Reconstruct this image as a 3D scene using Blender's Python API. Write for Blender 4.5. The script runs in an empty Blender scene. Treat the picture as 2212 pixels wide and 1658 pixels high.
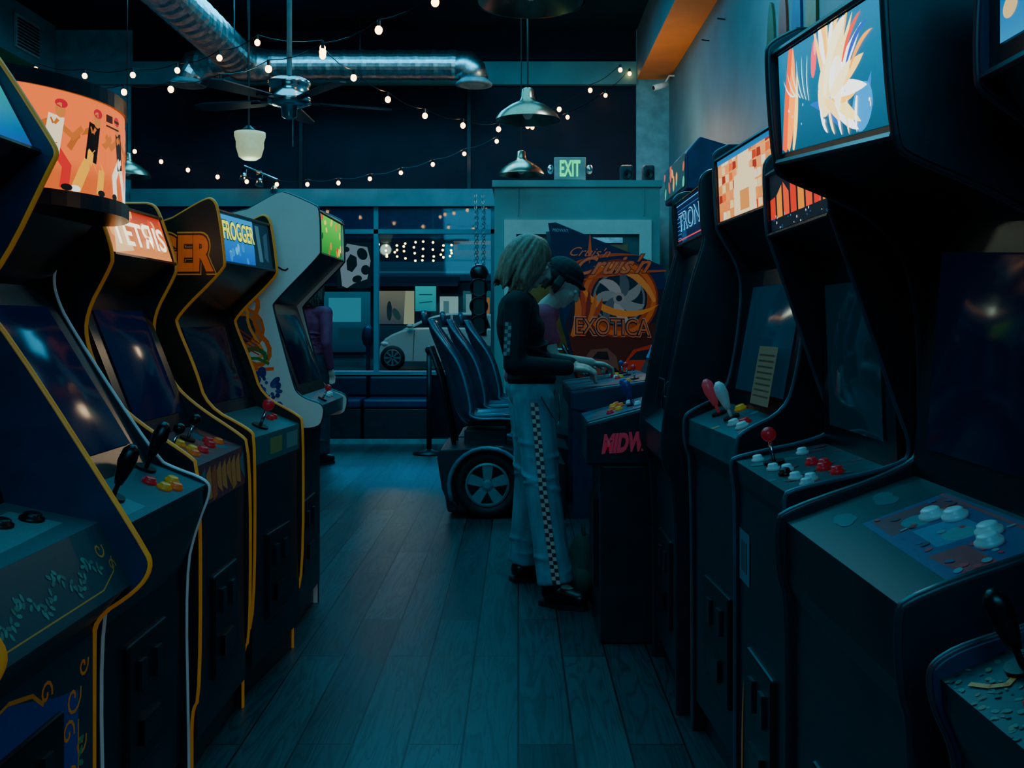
import bpy,bmesh,math,random
from mathutils import Vector as V, Matrix as M
from math import sin,cos,pi,radians
random.seed(7)
C=bpy.context.scene.collection
CX,CY,F,H=1120,700,2150,1.25
def X(px,Y): return (px-CX)*Y/F
def Z(py,Y): return H-(py-CY)*Y/F
def W(px,py,Y): return V((X(px,Y),Y,Z(py,Y)))
def hx(s):
    if not isinstance(s,str): return s
    r=[int(s[i:i+2],16)/255 for i in (0,2,4)]
    return tuple([(c/12.92 if c<.04045 else ((c+.055)/1.055)**2.4) for c in r]+[1])
# ---------- materials
def mat(name,col,rough=.5,metal=0,em=0,noise=.25,scale=12,bump=0,emc=None,spec=.5,stretch=None):
    m=bpy.data.materials.new(name); m.use_nodes=True; nt=m.node_tree; b=nt.nodes['Principled BSDF']
    col=hx(col); b.inputs['Roughness'].default_value=rough; b.inputs['Metallic'].default_value=metal
    b.inputs['Specular IOR Level'].default_value=spec
    tc=nt.nodes.new('ShaderNodeTexCoord'); n=nt.nodes.new('ShaderNodeTexNoise'); n.inputs['Scale'].default_value=scale; n.inputs['Detail'].default_value=5
    if stretch:
        mp=nt.nodes.new('ShaderNodeMapping'); mp.inputs['Scale'].default_value=stretch; nt.links.new(tc.outputs['Object'],mp.inputs[0]); nt.links.new(mp.outputs[0],n.inputs['Vector'])
    else: nt.links.new(tc.outputs['Object'],n.inputs['Vector'])
    r=nt.nodes.new('ShaderNodeValToRGB'); r.color_ramp.elements[0].position=.3; r.color_ramp.elements[1].position=.7
    r.color_ramp.elements[0].color=tuple(c*(1-noise) for c in col[:3])+(1,); r.color_ramp.elements[1].color=tuple(min(1,c*(1+noise)) for c in col[:3])+(1,)
    nt.links.new(n.outputs['Fac'],r.inputs[0]); nt.links.new(r.outputs[0],b.inputs['Base Color'])
    if bump:
        bp=nt.nodes.new('ShaderNodeBump'); bp.inputs['Strength'].default_value=bump; bp.inputs['Distance'].default_value=.01
        nt.links.new(n.outputs['Fac'],bp.inputs['Height']); nt.links.new(bp.outputs[0],b.inputs['Normal'])
    if em:
        b.inputs['Emission Color'].default_value=hx(emc) if emc else col; b.inputs['Emission Strength'].default_value=em
    return m
def attrmat(name,em,rough=.45):
    m=bpy.data.materials.new(name); m.use_nodes=True; nt=m.node_tree; b=nt.nodes['Principled BSDF']
    a=nt.nodes.new('ShaderNodeAttribute'); a.attribute_name='Col'; b.inputs['Roughness'].default_value=rough
    nt.links.new(a.outputs['Color'],b.inputs['Emission Color']); b.inputs['Emission Strength'].default_value=em or .045  # prints with no lamp behind them get a faint added glow
    if em:
        b.inputs['Base Color'].default_value=(.01,.01,.01,1); b.inputs['Specular IOR Level'].default_value=.15
    else:
        n=nt.nodes.new('ShaderNodeTexNoise'); n.inputs['Scale'].default_value=30
        mx=nt.nodes.new('ShaderNodeMix'); mx.data_type='RGBA'; mx.blend_type='MULTIPLY'; mx.inputs[0].default_value=.4
        nt.links.new(a.outputs['Color'],mx.inputs[6]); nt.links.new(n.outputs['Fac'],mx.inputs[7]); nt.links.new(mx.outputs[2],b.inputs['Base Color'])
    return m
LIT=attrmat('lit_print',1.25); LITB=attrmat('bright_lit_print',2.4); LITD=attrmat('dim_lit_print',.6); PRINT=attrmat('print',0)
black=mat('black_laminate','18242e',.4,noise=.3); blackg=mat('black_gloss','0e161e',.26); rubber=mat('black_rubber','14181c',.6)
navy=mat('navy_laminate','12304e',.4); teal=mat('teal_metal','2c5660',.35,.3); grey=mat('grey_paint','7d9498',.6)
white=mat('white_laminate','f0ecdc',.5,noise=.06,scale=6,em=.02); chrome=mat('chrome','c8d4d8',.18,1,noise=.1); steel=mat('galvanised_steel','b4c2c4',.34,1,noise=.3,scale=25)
alu=mat('spun_aluminium','c8a088',.28,1,noise=.1); silver=mat('silver_plastic','7f9298',.32,.3,noise=.1); darkm=mat('dark_metal','242c32',.38,.6)
yel=mat('yellow_molding','e89420',.4,em=.1); whm=mat('white_molding','b8d0d4',.35,em=.06); blm=mat('black_molding','163038',.3); blum=mat('blue_grey_molding','2c5666',.3)  # white molding has added glow so its unlit edges show
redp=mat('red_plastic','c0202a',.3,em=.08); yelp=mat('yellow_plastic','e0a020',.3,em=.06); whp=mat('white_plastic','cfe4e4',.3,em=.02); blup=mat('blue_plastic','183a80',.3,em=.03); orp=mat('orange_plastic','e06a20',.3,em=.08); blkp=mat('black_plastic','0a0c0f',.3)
scr=mat('screen_glass','03080f',.12,em=.035,emc='103a80',spec=.12); scrb=mat('blue_screen_glass','040a14',.12,em=.06,emc='0c3890',spec=.1)  # faint blue emission paints the sheen on the screens
bulbm=mat('warm_bulb_glass','ffd9a0',.3,em=18,emc='ffb060')
skin=mat('skin','d8ae9c',.5,noise=.06)
# ---------- geometry helpers
def newbm(): return bmesh.new()
def ob(name,bm,m,parent=None,smooth=False,bevel=0):
    if isinstance(bm,bmesh.types.BMesh):
        me=bpy.data.meshes.new(name); bmesh.ops.recalc_face_normals(bm,faces=bm.faces[:]) if len(bm.faces)<4000 else None
        bm.to_mesh(me); bm.free()
    else: me=bm
    if m is not None and len(me.materials)==0:
        for q in (m if isinstance(m,list) else [m]): me.materials.append(q)
    o=bpy.data.objects.new(name,me); C.objects.link(o)
    if parent: o.parent=parent
    if smooth:
        for p in me.polygons: p.use_smooth=True
    if bevel:
        b=o.modifiers.new('Bevel','BEVEL'); b.width=bevel; b.segments=2; b.limit_method='ANGLE'
    return o
def tag(o,label,cat,group=None):
    o['label']=label; o['category']=cat
    if group: o['group']=group
    return o
def thing(name,label,cat,loc=(0,0,0),rz=0,group=None):
    o=bpy.data.objects.new(name,None); C.objects.link(o); o.location=loc; o.rotation_euler=(0,0,rz); o.empty_display_size=.1
    return tag(o,label,cat,group)
def struct(name,bm,m): o=ob(name,bm,m); o['kind']='structure'; return o
def box(bm,lo,hi,mx=None):
    vs=[V((x,y,z)) for x in (lo[0],hi[0]) for y in (lo[1],hi[1]) for z in (lo[2],hi[2])]
    if mx: vs=[mx@v for v in vs]
    v=[bm.verts.new(p) for p in vs]
    for f in ((0,1,3,2),(4,6,7,5),(0,4,5,1),(2,3,7,6),(0,2,6,4),(1,5,7,3)): bm.faces.new([v[i] for i in f])
    return bm
def B(lo,hi): return box(newbm(),lo,hi)
def tube(bm,pts,r,n=8,cap=True):
    pts=[V(p) for p in pts]; rs=list(r) if isinstance(r,(list,tuple)) else [r]*len(pts)
    a=(pts[1]-pts[0]).normalized().orthogonal().normalized(); R=[]
    for i,p in enumerate(pts):
        if i==0: t=pts[1]-pts[0]
        elif i==len(pts)-1: t=pts[-1]-pts[-2]
        else: t=(pts[i+1]-pts[i]).normalized()+(pts[i]-pts[i-1]).normalized()
        if t.length<1e-9: t=V((0,0,1))
        t.normalize(); a=a-t*a.dot(t)
        if a.length<1e-6: a=t.orthogonal()
        a.normalize(); b=t.cross(a)
        R.append([bm.verts.new(p+(a*cos(2*pi*k/n)+b*sin(2*pi*k/n))*rs[i]) for k in range(n)])
    for i in range(len(R)-1):
        for k in range(n): bm.faces.new([R[i][k],R[i][(k+1)%n],R[i+1][(k+1)%n],R[i+1][k]])
    if cap: bm.faces.new(R[0][::-1]); bm.faces.new(R[-1])
    return bm
def T(pts,r,n=8): return tube(newbm(),pts,r,n)
def lathe(bm,prof,mx=M.Identity(4),n=24,cap=True):
    R=[[bm.verts.new(mx@V((max(r,1e-4)*cos(2*pi*k/n),max(r,1e-4)*sin(2*pi*k/n),z))) for k in range(n)] for r,z in prof]
    for i in range(len(R)-1):
        for k in range(n): bm.faces.new([R[i][k],R[i][(k+1)%n],R[i+1][(k+1)%n],R[i+1][k]])
    if cap: bm.faces.new(R[0][::-1]); bm.faces.new(R[-1])
    return bm
def Tr(*p): return M.Translation(V(p))
def ell(bm,c,r,rot=None,n=14):
    mx=Tr(*c)@(rot if rot else M.Identity(4))@M.Diagonal((r[0],r[1],r[2],1))
    bmesh.ops.create_uvsphere(bm,u_segments=n,v_segments=max(6,n//2+1),radius=1,matrix=mx); return bm
def E(c,r,n=14): return ell(newbm(),c,r,None,n)
def prism(bm,pts,fn,t0,t1):
    a=[bm.verts.new(fn(p,t0)) for p in pts]; b=[bm.verts.new(fn(p,t1)) for p in pts]; n=len(pts)
    bm.faces.new(a[::-1]); bm.faces.new(b)
    for i in range(n): bm.faces.new([a[i],a[(i+1)%n],b[(i+1)%n],b[i]])
    return bm
def chaikin(p,k=2):
    for _ in range(k):
        q=[p[0]]
        for a,b in zip(p,p[1:]):
            q+= [tuple(.75*x+.25*y for x,y in zip(a,b)),tuple(.25*x+.75*y for x,y in zip(a,b))]
        q.append(p[-1]); p=q
    return p
def plane_fn(o,ux,uy,w,h,off=.003):
    o=V(o);ux=V(ux);uy=V(uy);n=ux.cross(uy)
    return lambda u,v,k: o+ux*(u*w)+uy*(v*h)+n*(off+k*.00015)
def art(parent,name,fn,asp,bg,shapes,m,nx=8,ny=6,label=None):
    """flat printed artwork; asp = width/height"""
    bm=newbm(); cl=bm.loops.layers.float_color.new('Col')
    def face(pts,cols,k):
        f=bm.faces.new([bm.verts.new(fn(u,v,k)) for u,v in pts])
        for l,c in zip(f.loops,cols): l[cl]=c
    g=bg if callable(bg) else (lambda u,v,c=hx(bg):c)
    if bg is not None:
        for i in range(nx):
            for j in range(ny):
                P=[(i/nx,j/ny),((i+1)/nx,j/ny),((i+1)/nx,(j+1)/ny),(i/nx,(j+1)/ny)]
                face(P,[g(*p) for p in P],0)
    cl01=lambda p:(min(1,max(0,p[0])),min(1,max(0,p[1])))
    st=min(.5,10/max(1,len(shapes)))
    for k,s in enumerate(shapes):
        k=1+k*st; col=hx(s[-1])
        if s[0]=='e':
            _,cx,cy,rx,ry,a,_c=s; N=14 if rx<.12 else 40
            face([cl01((cx+(rx*cos(t)*cos(a)-ry*sin(t)*sin(a))/asp,cy+rx*cos(t)*sin(a)+ry*sin(t)*cos(a))) for t in [2*pi*i/N for i in range(N)]],[col]*N,k)
        elif s[0]=='p': face([cl01(p) for p in s[1]],[col]*len(s[1]),k)
        elif s[0]=='l':
            P=[V((p[0]*asp,p[1])) for p in s[1]]; w=s[2]/2
            for a,b in zip(P,P[1:]):
                d=(b-a)
                if d.length<1e-6: continue
                d.normalize(); n=V((-d.y,d.x))*w; e=d*w*.5
                face([cl01((q.x/asp,q.y)) for q in (a-e-n,b+e-n,b+e+n,a-e+n)],[col]*4,k)
        elif s[0]=='f':
            _,cx,cy,a,L_,cv_,w,_c=s; N=9; Q=[]; x,y=cx*asp,cy
            for i in range(N+1):
                t=i/N; aa=a+cv_*t; Q.append((x,y,aa,w*sin(pi*min(1,.12+.88*t))**.8)); x+=cos(aa)*L_/N; y+=sin(aa)*L_/N
            for (x0,y0,a0,w0),(x1,y1,a1,w1) in zip(Q,Q[1:]):
                face([cl01((q[0]/asp,q[1])) for q in ((x0+sin(a0)*w0,y0-cos(a0)*w0),(x1+sin(a1)*w1,y1-cos(a1)*w1),(x1-sin(a1)*w1,y1+cos(a1)*w1),(x0-sin(a0)*w0,y0+cos(a0)*w0))],[col]*4,k)
    me=bpy.data.meshes.new(name); bm.to_mesh(me); bm.free()
    o=ob(name,me,m,parent)
    if label: o['label']=label
    return o
def grad(c0,c1,ax=1):
    a,b=hx(c0),hx(c1)
    return lambda u,v:tuple(x+(y-x)*(v if ax else u) for x,y in zip(a,b))
def text(parent,s,o,ux,uy,w,h,m,name='lettering',shear=0,off=.006,bold=0.0,grow=0):
    cu=bpy.data.curves.new('t','FONT'); cu.body=s; cu.shear=shear; cu.offset=bold; cu.resolution_u=4
    t=bpy.data.objects.new('t',cu); C.objects.link(t); bpy.context.view_layer.update()
    me=bpy.data.meshes.new_from_object(t.evaluated_get(bpy.context.evaluated_depsgraph_get())); bpy.data.objects.remove(t)
    xs=[v.co.x for v in me.vertices]; ys=[v.co.y for v in me.vertices]
    o=V(o);ux=V(ux).normalized();uy=V(uy).normalized();n=ux.cross(uy)
    for v in me.vertices: v.co=o+ux*((v.co.x-min(xs))/(max(xs)-min(xs))*(w+2*grow)-grow)+uy*((v.co.y-min(ys))/(max(ys)-min(ys))*(h+2*grow)-grow)+n*off
    me.materials.clear(); return ob(name,me,m,parent)
emc=lambda n,c,s:mat(n,c,.5,em=s,noise=.02)
t_cream=emc('cream_lit_letters','ffe9c0',2.2); t_green=emc('green_lit_letters','00f088',1.1); t_lime=emc('lime_lit_letters','e8e840',1.5); t_cyan=emc('cyan_lit_letters','60c8ff',1.1)
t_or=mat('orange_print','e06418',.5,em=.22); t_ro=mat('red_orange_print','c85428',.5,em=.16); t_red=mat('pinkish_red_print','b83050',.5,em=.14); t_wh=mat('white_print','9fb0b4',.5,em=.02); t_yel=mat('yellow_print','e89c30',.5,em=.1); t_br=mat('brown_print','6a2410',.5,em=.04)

# ---------- room
def room():
    fl=mat('plank_floor','1a2024',.3); nt=fl.node_tree; b=nt.nodes['Principled BSDF']
    tc=nt.nodes.new('ShaderNodeTexCoord'); mp=nt.nodes.new('ShaderNodeMapping'); mp.inputs['Rotation'].default_value=(0,0,pi/2)
    br=nt.nodes.new('ShaderNodeTexBrick'); br.inputs['Scale'].default_value=1; br.inputs['Brick Width'].default_value=1.25; br.inputs['Row Height'].default_value=.165
    br.inputs['Mortar Size'].default_value=.004; br.inputs['Mortar Smooth'].default_value=.3; br.inputs['Color1'].default_value=(.020,.030,.036,1); br.inputs['Color2'].default_value=(.055,.072,.08,1); br.inputs['Mortar'].default_value=(.002,.004,.005,1); br.offset=.37
    nt.links.new(tc.outputs['Object'],mp.inputs[0]); nt.links.new(mp.outputs[0],br.inputs['Vector'])
    m2=nt.nodes.new('ShaderNodeMapping'); m2.inputs['Scale'].default_value=(8,.6,1); wv=nt.nodes.new('ShaderNodeTexNoise'); wv.inputs['Scale'].default_value=1.8; wv.inputs['Detail'].default_value=3; wv.inputs['Distortion'].default_value=1.0
    vadd=nt.nodes.new('ShaderNodeVectorMath'); vadd.operation='ADD'; sc=nt.nodes.new('ShaderNodeVectorMath'); sc.operation='SCALE'; sc.inputs['Scale'].default_value=90
    nt.links.new(br.outputs['Color'],sc.inputs[0]); nt.links.new(tc.outputs['Object'],m2.inputs[0]); nt.links.new(m2.outputs[0],vadd.inputs[0]); nt.links.new(sc.outputs[0],vadd.inputs[1]); nt.links.new(vadd.outputs[0],wv.inputs['Vector'])
    wr=nt.nodes.new('ShaderNodeMath'); wr.operation='MULTIPLY'; wr.inputs[1].default_value=8; nt.links.new(wv.outputs['Fac'],wr.inputs[0])
    fr=nt.nodes.new('ShaderNodeMath'); fr.operation='PINGPONG'; fr.inputs[1].default_value=.5; nt.links.new(wr.outputs[0],fr.inputs[0])
    rp=nt.nodes.new('ShaderNodeValToRGB'); rp.color_ramp.elements[0].position=.0; rp.color_ramp.elements[0].color=(.4,.4,.4,1); rp.color_ramp.elements[1].position=.3; rp.color_ramp.elements[1].color=(1.1,1.1,1.1,1)
    nt.links.new(fr.outputs[0],rp.inputs[0])
    mx=nt.nodes.new('ShaderNodeMix'); mx.data_type='RGBA'; mx.blend_type='MULTIPLY'; mx.inputs[0].default_value=.8
    nt.links.new(br.outputs['Color'],mx.inputs[6]); nt.links.new(rp.outputs[0],mx.inputs[7]); nt.links.new(mx.outputs[2],b.inputs['Base Color'])
    mr=nt.nodes.new('ShaderNodeMapRange'); mr.inputs['To Min'].default_value=.3; mr.inputs['To Max'].default_value=.42; nt.links.new(wv.outputs['Fac'],mr.inputs['Value']); nt.links.new(mr.outputs[0],b.inputs['Roughness'])
    ad=nt.nodes.new('ShaderNodeMath'); ad.operation='MULTIPLY_ADD'; ad.inputs[1].default_value=-3.0; nt.links.new(br.outputs['Fac'],ad.inputs[0]); nt.links.new(fr.outputs[0],ad.inputs[2])
    bp=nt.nodes.new('ShaderNodeBump'); bp.inputs['Strength'].default_value=.18; bp.inputs['Distance'].default_value=.002; nt.links.new(ad.outputs[0],bp.inputs['Height']); nt.links.new(bp.outputs[0],b.inputs['Normal'])
    b.inputs['Specular Tint'].default_value=(.45,.85,1,1)
    struct('floor',B((-6,-2.2,-.1),(1.66,11.1,0)),fl)
    dk=mat('dark_ceiling_paint','03202f',.9,scale=3,spec=.1); wl=mat('teal_wall_paint','46707c',.6,noise=.22,scale=2.0,bump=.1); dw=mat('dark_wall_paint','02182a',.6,scale=3,spec=.15)
    bs=mat('beam_paint','3a7f8a',.6,noise=.15,scale=4); orng=mat('orange_soffit','e08030',.6,noise=.1,scale=3); grn=mat('green_lit_soffit','2f9a58',.6)  # green light on the left soffit underside is put into its colour
    br2=mat('painted_brick','5596a4',.6,scale=8,bump=.5)
    struct('ceiling',B((-6,-2.2,4.5),(1.66,11.1,4.6)),dk)
    struct('wall_right',B((1.66,-2.2,0),(1.76,11.1,4.5)),wl)
    struct('wall_left',B((-6.1,-2.2,0),(-6,11.1,4.5)),wl)
    struct('wall_rear',B((-6,-2.3,0),(1.66,-2.2,4.5)),dk)
    bm=newbm(); Y=11
    box(bm,(-6,Y,0),(-4.27,Y+.12,4.5)); box(bm,(1.3,Y-.02,0),(1.66,Y+.12,4.5)); struct('wall_front',bm,br2)
    bm=B((-4.27,Y,0),(1.3,Y+.12,.71)); struct('wall_front_sill',bm,dw)
    bm=B((-4.27,Y+.02,2.72),(1.3,Y+.12,4.5)); struct('wall_front_upper',bm,dw)
    struct('trim_1',B((-4.27,Y-.05,2.55),(1.3,Y+.1,2.74)),bs); struct('trim_2',B((-5.9,Y-.05,3.89),(1.3,Y+.02,4.14)),bs)
    bm=newbm()
    for px in (288,650,1013): x=X(px,Y); box(bm,(x-.02,Y-.01,2.74),(x+.02,Y+.02,3.89))
    struct('trim_3',bm,darkm)
    struct('trim_4',B((-4.27,Y-.03,.69),(-.3,Y+.14,.73)),bs)
    struct('baseboard_front',B((-4.3,10.4,0),(-.3,10.42,.05)),grey)
    bm=newbm()
    for x in (-4.2,-2.9,-1.576,-.28): box(bm,(x-.025,Y,.73),(x+.025,Y+.08,2.55))
    box(bm,(-4.2,Y,2.25),(-.25,Y+.08,2.3)); w=ob('window_1',bm,bs); w['kind']='structure'
    gl=bpy.data.materials.new('window_glass'); gl.use_nodes=True; nt=gl.node_tree; nt.nodes.clear()
    o_=nt.nodes.new('ShaderNodeOutputMaterial'); mxx=nt.nodes.new('ShaderNodeMixShader'); t_=nt.nodes.new('ShaderNodeBsdfTransparent'); g_=nt.nodes.new('ShaderNodeBsdfGlossy'); fz=nt.nodes.new('ShaderNodeFresnel'); g_.inputs['Roughness'].default_value=.03
    t_.inputs['Color'].default_value=(.75,.95,1,1)
    nt.links.new(fz.outputs[0],mxx.inputs[0]); nt.links.new(t_.outputs[0],mxx.inputs[1]); nt.links.new(g_.outputs[0],mxx.inputs[2]); nt.links.new(mxx.outputs[0],o_.inputs[0])
    ob('window_pane',B((-4.2,Y+.03,.73),(-.25,Y+.035,2.55)),gl,w)
    ob('valance',B((-4.2,Y+.05,2.21),(-.25,Y+.07,2.55)),mat('blue_valance','0b2f68',.3),w)
    bm=B((1.305,3,3.95),(1.66,11,4.5)); s=struct('trim_5',bm,wl); s.data.materials.append(orng)
    for p in s.data.polygons:
        if p.center.z<3.96: p.material_index=1  # underside faces coloured orange
    s=struct('trim_6',B((-6,3,3.95),(-5.05,10.85,4.5)),wl); s.data.materials.append(grn)
    for p in s.data.polygons:
        if p.center.z<3.96: p.material_index=1
    t=thing('air_vent','white louvred air return grille high on the left soffit','vent',(-5.045,10.2,4.2))
    ob('frame',B((0,-.25,-.17),(.02,.25,.17)),grey,t)
    bm=newbm()
    for i in range(9): box(bm,(.02,-.22,-.15+i*.033),(.035,.22,-.135+i*.033))
    ob('louvre_grille',bm,darkm,t)
    vm=mat('vestibule_paint','7a9a98',.6,noise=.12,scale=3); vt=mat('door_trim_paint','c4d2c8',.5,noise=.06); Yv=9.08
    bm=newbm(); 
    box(bm,(-.22,Yv,0),(-.11,11,2.5)); box(bm,(1.2,Yv,0),(1.29,11,2.5)); box(bm,(-.11,Yv,2.2),(1.2,11,2.5)); box(bm,(-.24,Yv-.03,2.5),(1.31,11,2.56))
    for x in (-.005,1.14): box(bm,(x-.005,Yv-.012,2.24),(x+.005,Yv-.001,2.49))
    struct('wall_entry',bm,vm)
    bm=newbm(); box(bm,(-.13,Yv-.03,0),(-.02,Yv-.001,2.2)); box(bm,(1.1,Yv-.03,0),(1.21,Yv-.001,2.2)); box(bm,(-.02,Yv-.03,2.07),(1.1,Yv-.001,2.2)); struct('trim_7',bm,vt)
    d=ob('door_1',B((-.02,Yv+.03,.01),(1.1,Yv+.07,2.07)),mat('door_paint','3a5c60',.5)); d['kind']='structure'
    ob('door_glass',B((.08,Yv+.02,.9),(1.0,Yv+.03,1.98)),mat('amber_door_glass','6a5a28',.15,em=.05),d)
    ob('door_closer',B((.62,Yv-.01,1.99),(.95,Yv+.03,2.04)),steel,d)
    bm=T([(.15,Yv-.03,1.02),(1.0,Yv-.03,1.02)],.015); ob('push_bar',bm,steel,d)
room()
# ---------- arcade cabinets
def button(parent,fr,u,v,m,r=.014):
    o,ux,uy,n=fr; c=o+ux*u+uy*v
    mx=M.Translation(c)@M((tuple(ux)+(0,),tuple(uy)+(0,),tuple(n)+(0,),(0,0,0,1))).transposed()
    b=ob('button',lathe(newbm(),[(r*1.35,0),(r*1.35,.006),(r,.008),(r,.013),(r*.8,.015)],mx,14),m,parent,True); return b
def joystick(parent,fr,u,v,m,kind='ball',s=1,lean=(0,0)):
    o,ux,uy,n=fr; c=o+ux*u+uy*v; d=(n+ux*lean[0]+uy*lean[1]).normalized()
    j=ob('joystick',T([c-n*.01,c+d*.055*s],.005*s,8),chrome if kind=='ball' else m,parent,True)
    bm=newbm()
    if kind=='ball': ell(bm,c+d*.068*s,(.017*s,)*3)
    else: tube(bm,[c+d*.03*s,c+d*.045*s,c+d*.075*s,c+d*.1*s,c+d*.112*s],[.008*s,.012*s,.018*s,.016*s,.006*s],12)
    ob('joystick_top',bm,m,j,True)
    ob('dust_washer',lathe(newbm(),[(.024*s,0),(.024*s,.007)],M.Translation(c)@n.to_track_quat('Z','Y').to_matrix().to_4x4(),16),blkp,j)
def cabinet(label,left,Y0,w,D0,Yr,S,K,dback=1.6,side=black,front=black,ctl=black,mold=yel,rot=0,skew=0,ztop=None,marq=None,glass=scr,msize=.008,group=None,coin=True,marquee=True):
    cv=lambda p:(D0-abs(p[0]-CX)*Yr/F,Z(p[1],Yr))
    r=thing('arcade_cabinet',label,'arcade machine',(-D0 if left else D0,Y0,0),(0 if left else pi)+rot,group or ('upright arcade cabinets in the left row' if left else 'upright arcade cabinets in the right row'))
    S=[cv(p) for p in S]; S=[(S[0][0],0)]+S; P=chaikin(S,2); xb=D0-dback; zt=ztop or S[-1][1]
    poly=P+[(xb,zt),(xb,0)]
    L=lambda p,t:V((p[0],t,p[1])); tp=.02
    for a in (0,w-tp):
        ob('side_panel',prism(newbm(),poly,L,a,a+tp),side,r)
        ob('edge_molding',T([(p[0],a+tp/2,p[1]) for p in P+[(xb,zt)]],msize,6),mold,r,True)
    K={k:cv(p) for k,p in K.items()}
    lb=K.get('lb',K['ft']); base=(K['ft'][0],.1)
    def slab(name,p,q,m,th=.015,a=tp,b=w-tp,bev=0,out=0):
        p=V((p[0],0,p[1]));q=V((q[0],0,q[1])); d=(q-p).normalized(); n=V((0,1,0)).cross(d); p=p+n*out;q=q+n*out
        vs=[p,q,q-n*th,p-n*th]; bm=newbm(); prism(bm,vs,lambda v,t:V((v.x,t,v.z)),a,b); return ob(name,bm,m,r,bevel=bev)
    def frame(p,q): 
        p=V((p[0],0,p[1]));q=V((q[0],0,q[1])); d=(q-p); return (p,V((0,1,0)),d.normalized(),V((0,1,0)).cross(d.normalized())),d.length
    slab('kick_panel',(base[0]-.03,0),(base[0]-.03,.1),black); slab('front_panel',base,K['ft'],front)
    if 'lb' in K: slab('apron',K['ft'],K['lb'],front)
    slab('control_lip',lb,K['lt'],ctl); slab('control_panel',K['lt'],K['cr'],ctl)
    fs,ls=frame(K['cr'],K['st']); b_=slab('bezel',K['cr'],K['st'],blackg)
    o,ux,uy,n=fs; iw=w-2*tp; bm=newbm(); a=.06; G=5
    g=[[bm.verts.new(o+ux*(tp+a+(iw-2*a)*i/G)+uy*(ls*(.12+.76*j/G))+n*(.004+.02*(1-((i/G-.5)*2)**2)*(1-((j/G-.5)*2)**2))) for j in range(G+1)] for i in range(G+1)]
    for i in range(G):
        for j in range(G): bm.faces.new([g[i][j],g[i+1][j],g[i+1][j+1],g[i][j+1]])
    ob('screen',bm,glass,r,True)
    sp=slab('speaker_panel',K['st'],K['mb'],blackg)
    slab('top_panel',K['mt'],(xb,zt),side); slab('back_panel',(xb,zt),(xb,0),black)
    fm,lm=frame(K['mb'],K['mt'])
    if marquee:
        slab('marquee_box',K['mb'],K['mt'],blackg,.012)
        if marq: marq(r,fm,iw,lm,tp)
    ff,lf=frame(base,K['ft'])
    if coin:
        cd=slab('coin_door',(base[0],.22),(base[0],.52),darkm,.02,w*.28,w*.72,.006,.012)
        for s in (.38,.56):
            ob('coin_slot',B((base[0]+.012,w*s,.4),(base[0]+.02,w*s+.035,.47)),black,cd)
        ob('coin_return',B((base[0]+.012,w*.4,.27),(base[0]+.022,w*.6,.33)),blkp,cd)
    fc,lc=frame(K['lt'],K['cr']); fl,ll=frame(lb,K['lt'])
    return r,dict(c=(fc,lc),lip=(fl,ll),f=(ff,lf),s=(fs,ls),m=(fm,lm),w=w,tp=tp,K=K,base=base,skew=skew)
def finish(r,I):
    k=I['skew']
    if not k: return
    st=[r]
    while st:
        q=st.pop(); st+=list(q.children)
        if q.type=='MESH':
            for v in q.data.vertices: v.co.z-=k*v.co.y/I['w']*min(1,max(0,(v.co.z-1.2)/.25))
def mq(bg,shapes,m=LIT,txt=None,tm=None,box_=(.08,.25,.84,.5),shear=0,bold=.02,mg=.008,under=None):
    def f(r,fm,iw,lm,tp):
        o,ux,uy,n=fm; o2=o+ux*(tp+mg)+uy*mg; w=iw-2*mg; h=lm-2*mg
        p=art(r,'marquee',plane_fn(o2,ux,uy,w,h,.002),w/h,bg,shapes,m)
        if txt:
            if under: text(p,txt,o2+ux*w*box_[0]+uy*h*box_[1],ux,uy,w*box_[2],h*box_[3],under,shear=shear,off=.0055,bold=bold+.035,grow=.004)
            text(p,txt,o2+ux*w*box_[0]+uy*h*box_[1],ux,uy,w*box_[2],h*box_[3],tm,shear=shear,off=.007,bold=bold)
        for z0 in (0,lm-.008): 
            c=o+uy*z0; ob('marquee_retainer',T([c+ux*tp+n*.006,c+ux*(tp+iw)+n*.006],.006,6),blackg,r)
    return f
R=random.random
def blobs(n,cols,r0=.04,r1=.12,x=(0,1),y=(0,1)):
    return [('e',x[0]+(x[1]-x[0])*R(),y[0]+(y[1]-y[0])*R(),r0+(r1-r0)*R(),r0+(r1-r0)*R()*.7,R()*3,random.choice(cols)) for _ in range(n)]
def ctlart(r,I,bg,shapes,lip=True,m=PRINT):
    (o,ux,uy,n),l=I['c']; w=I['w']-2*I['tp']
    art(r,'control_overlay',plane_fn(o+ux*I['tp'],ux,uy,w,l,.0003),w/l,bg,shapes,m)

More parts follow.
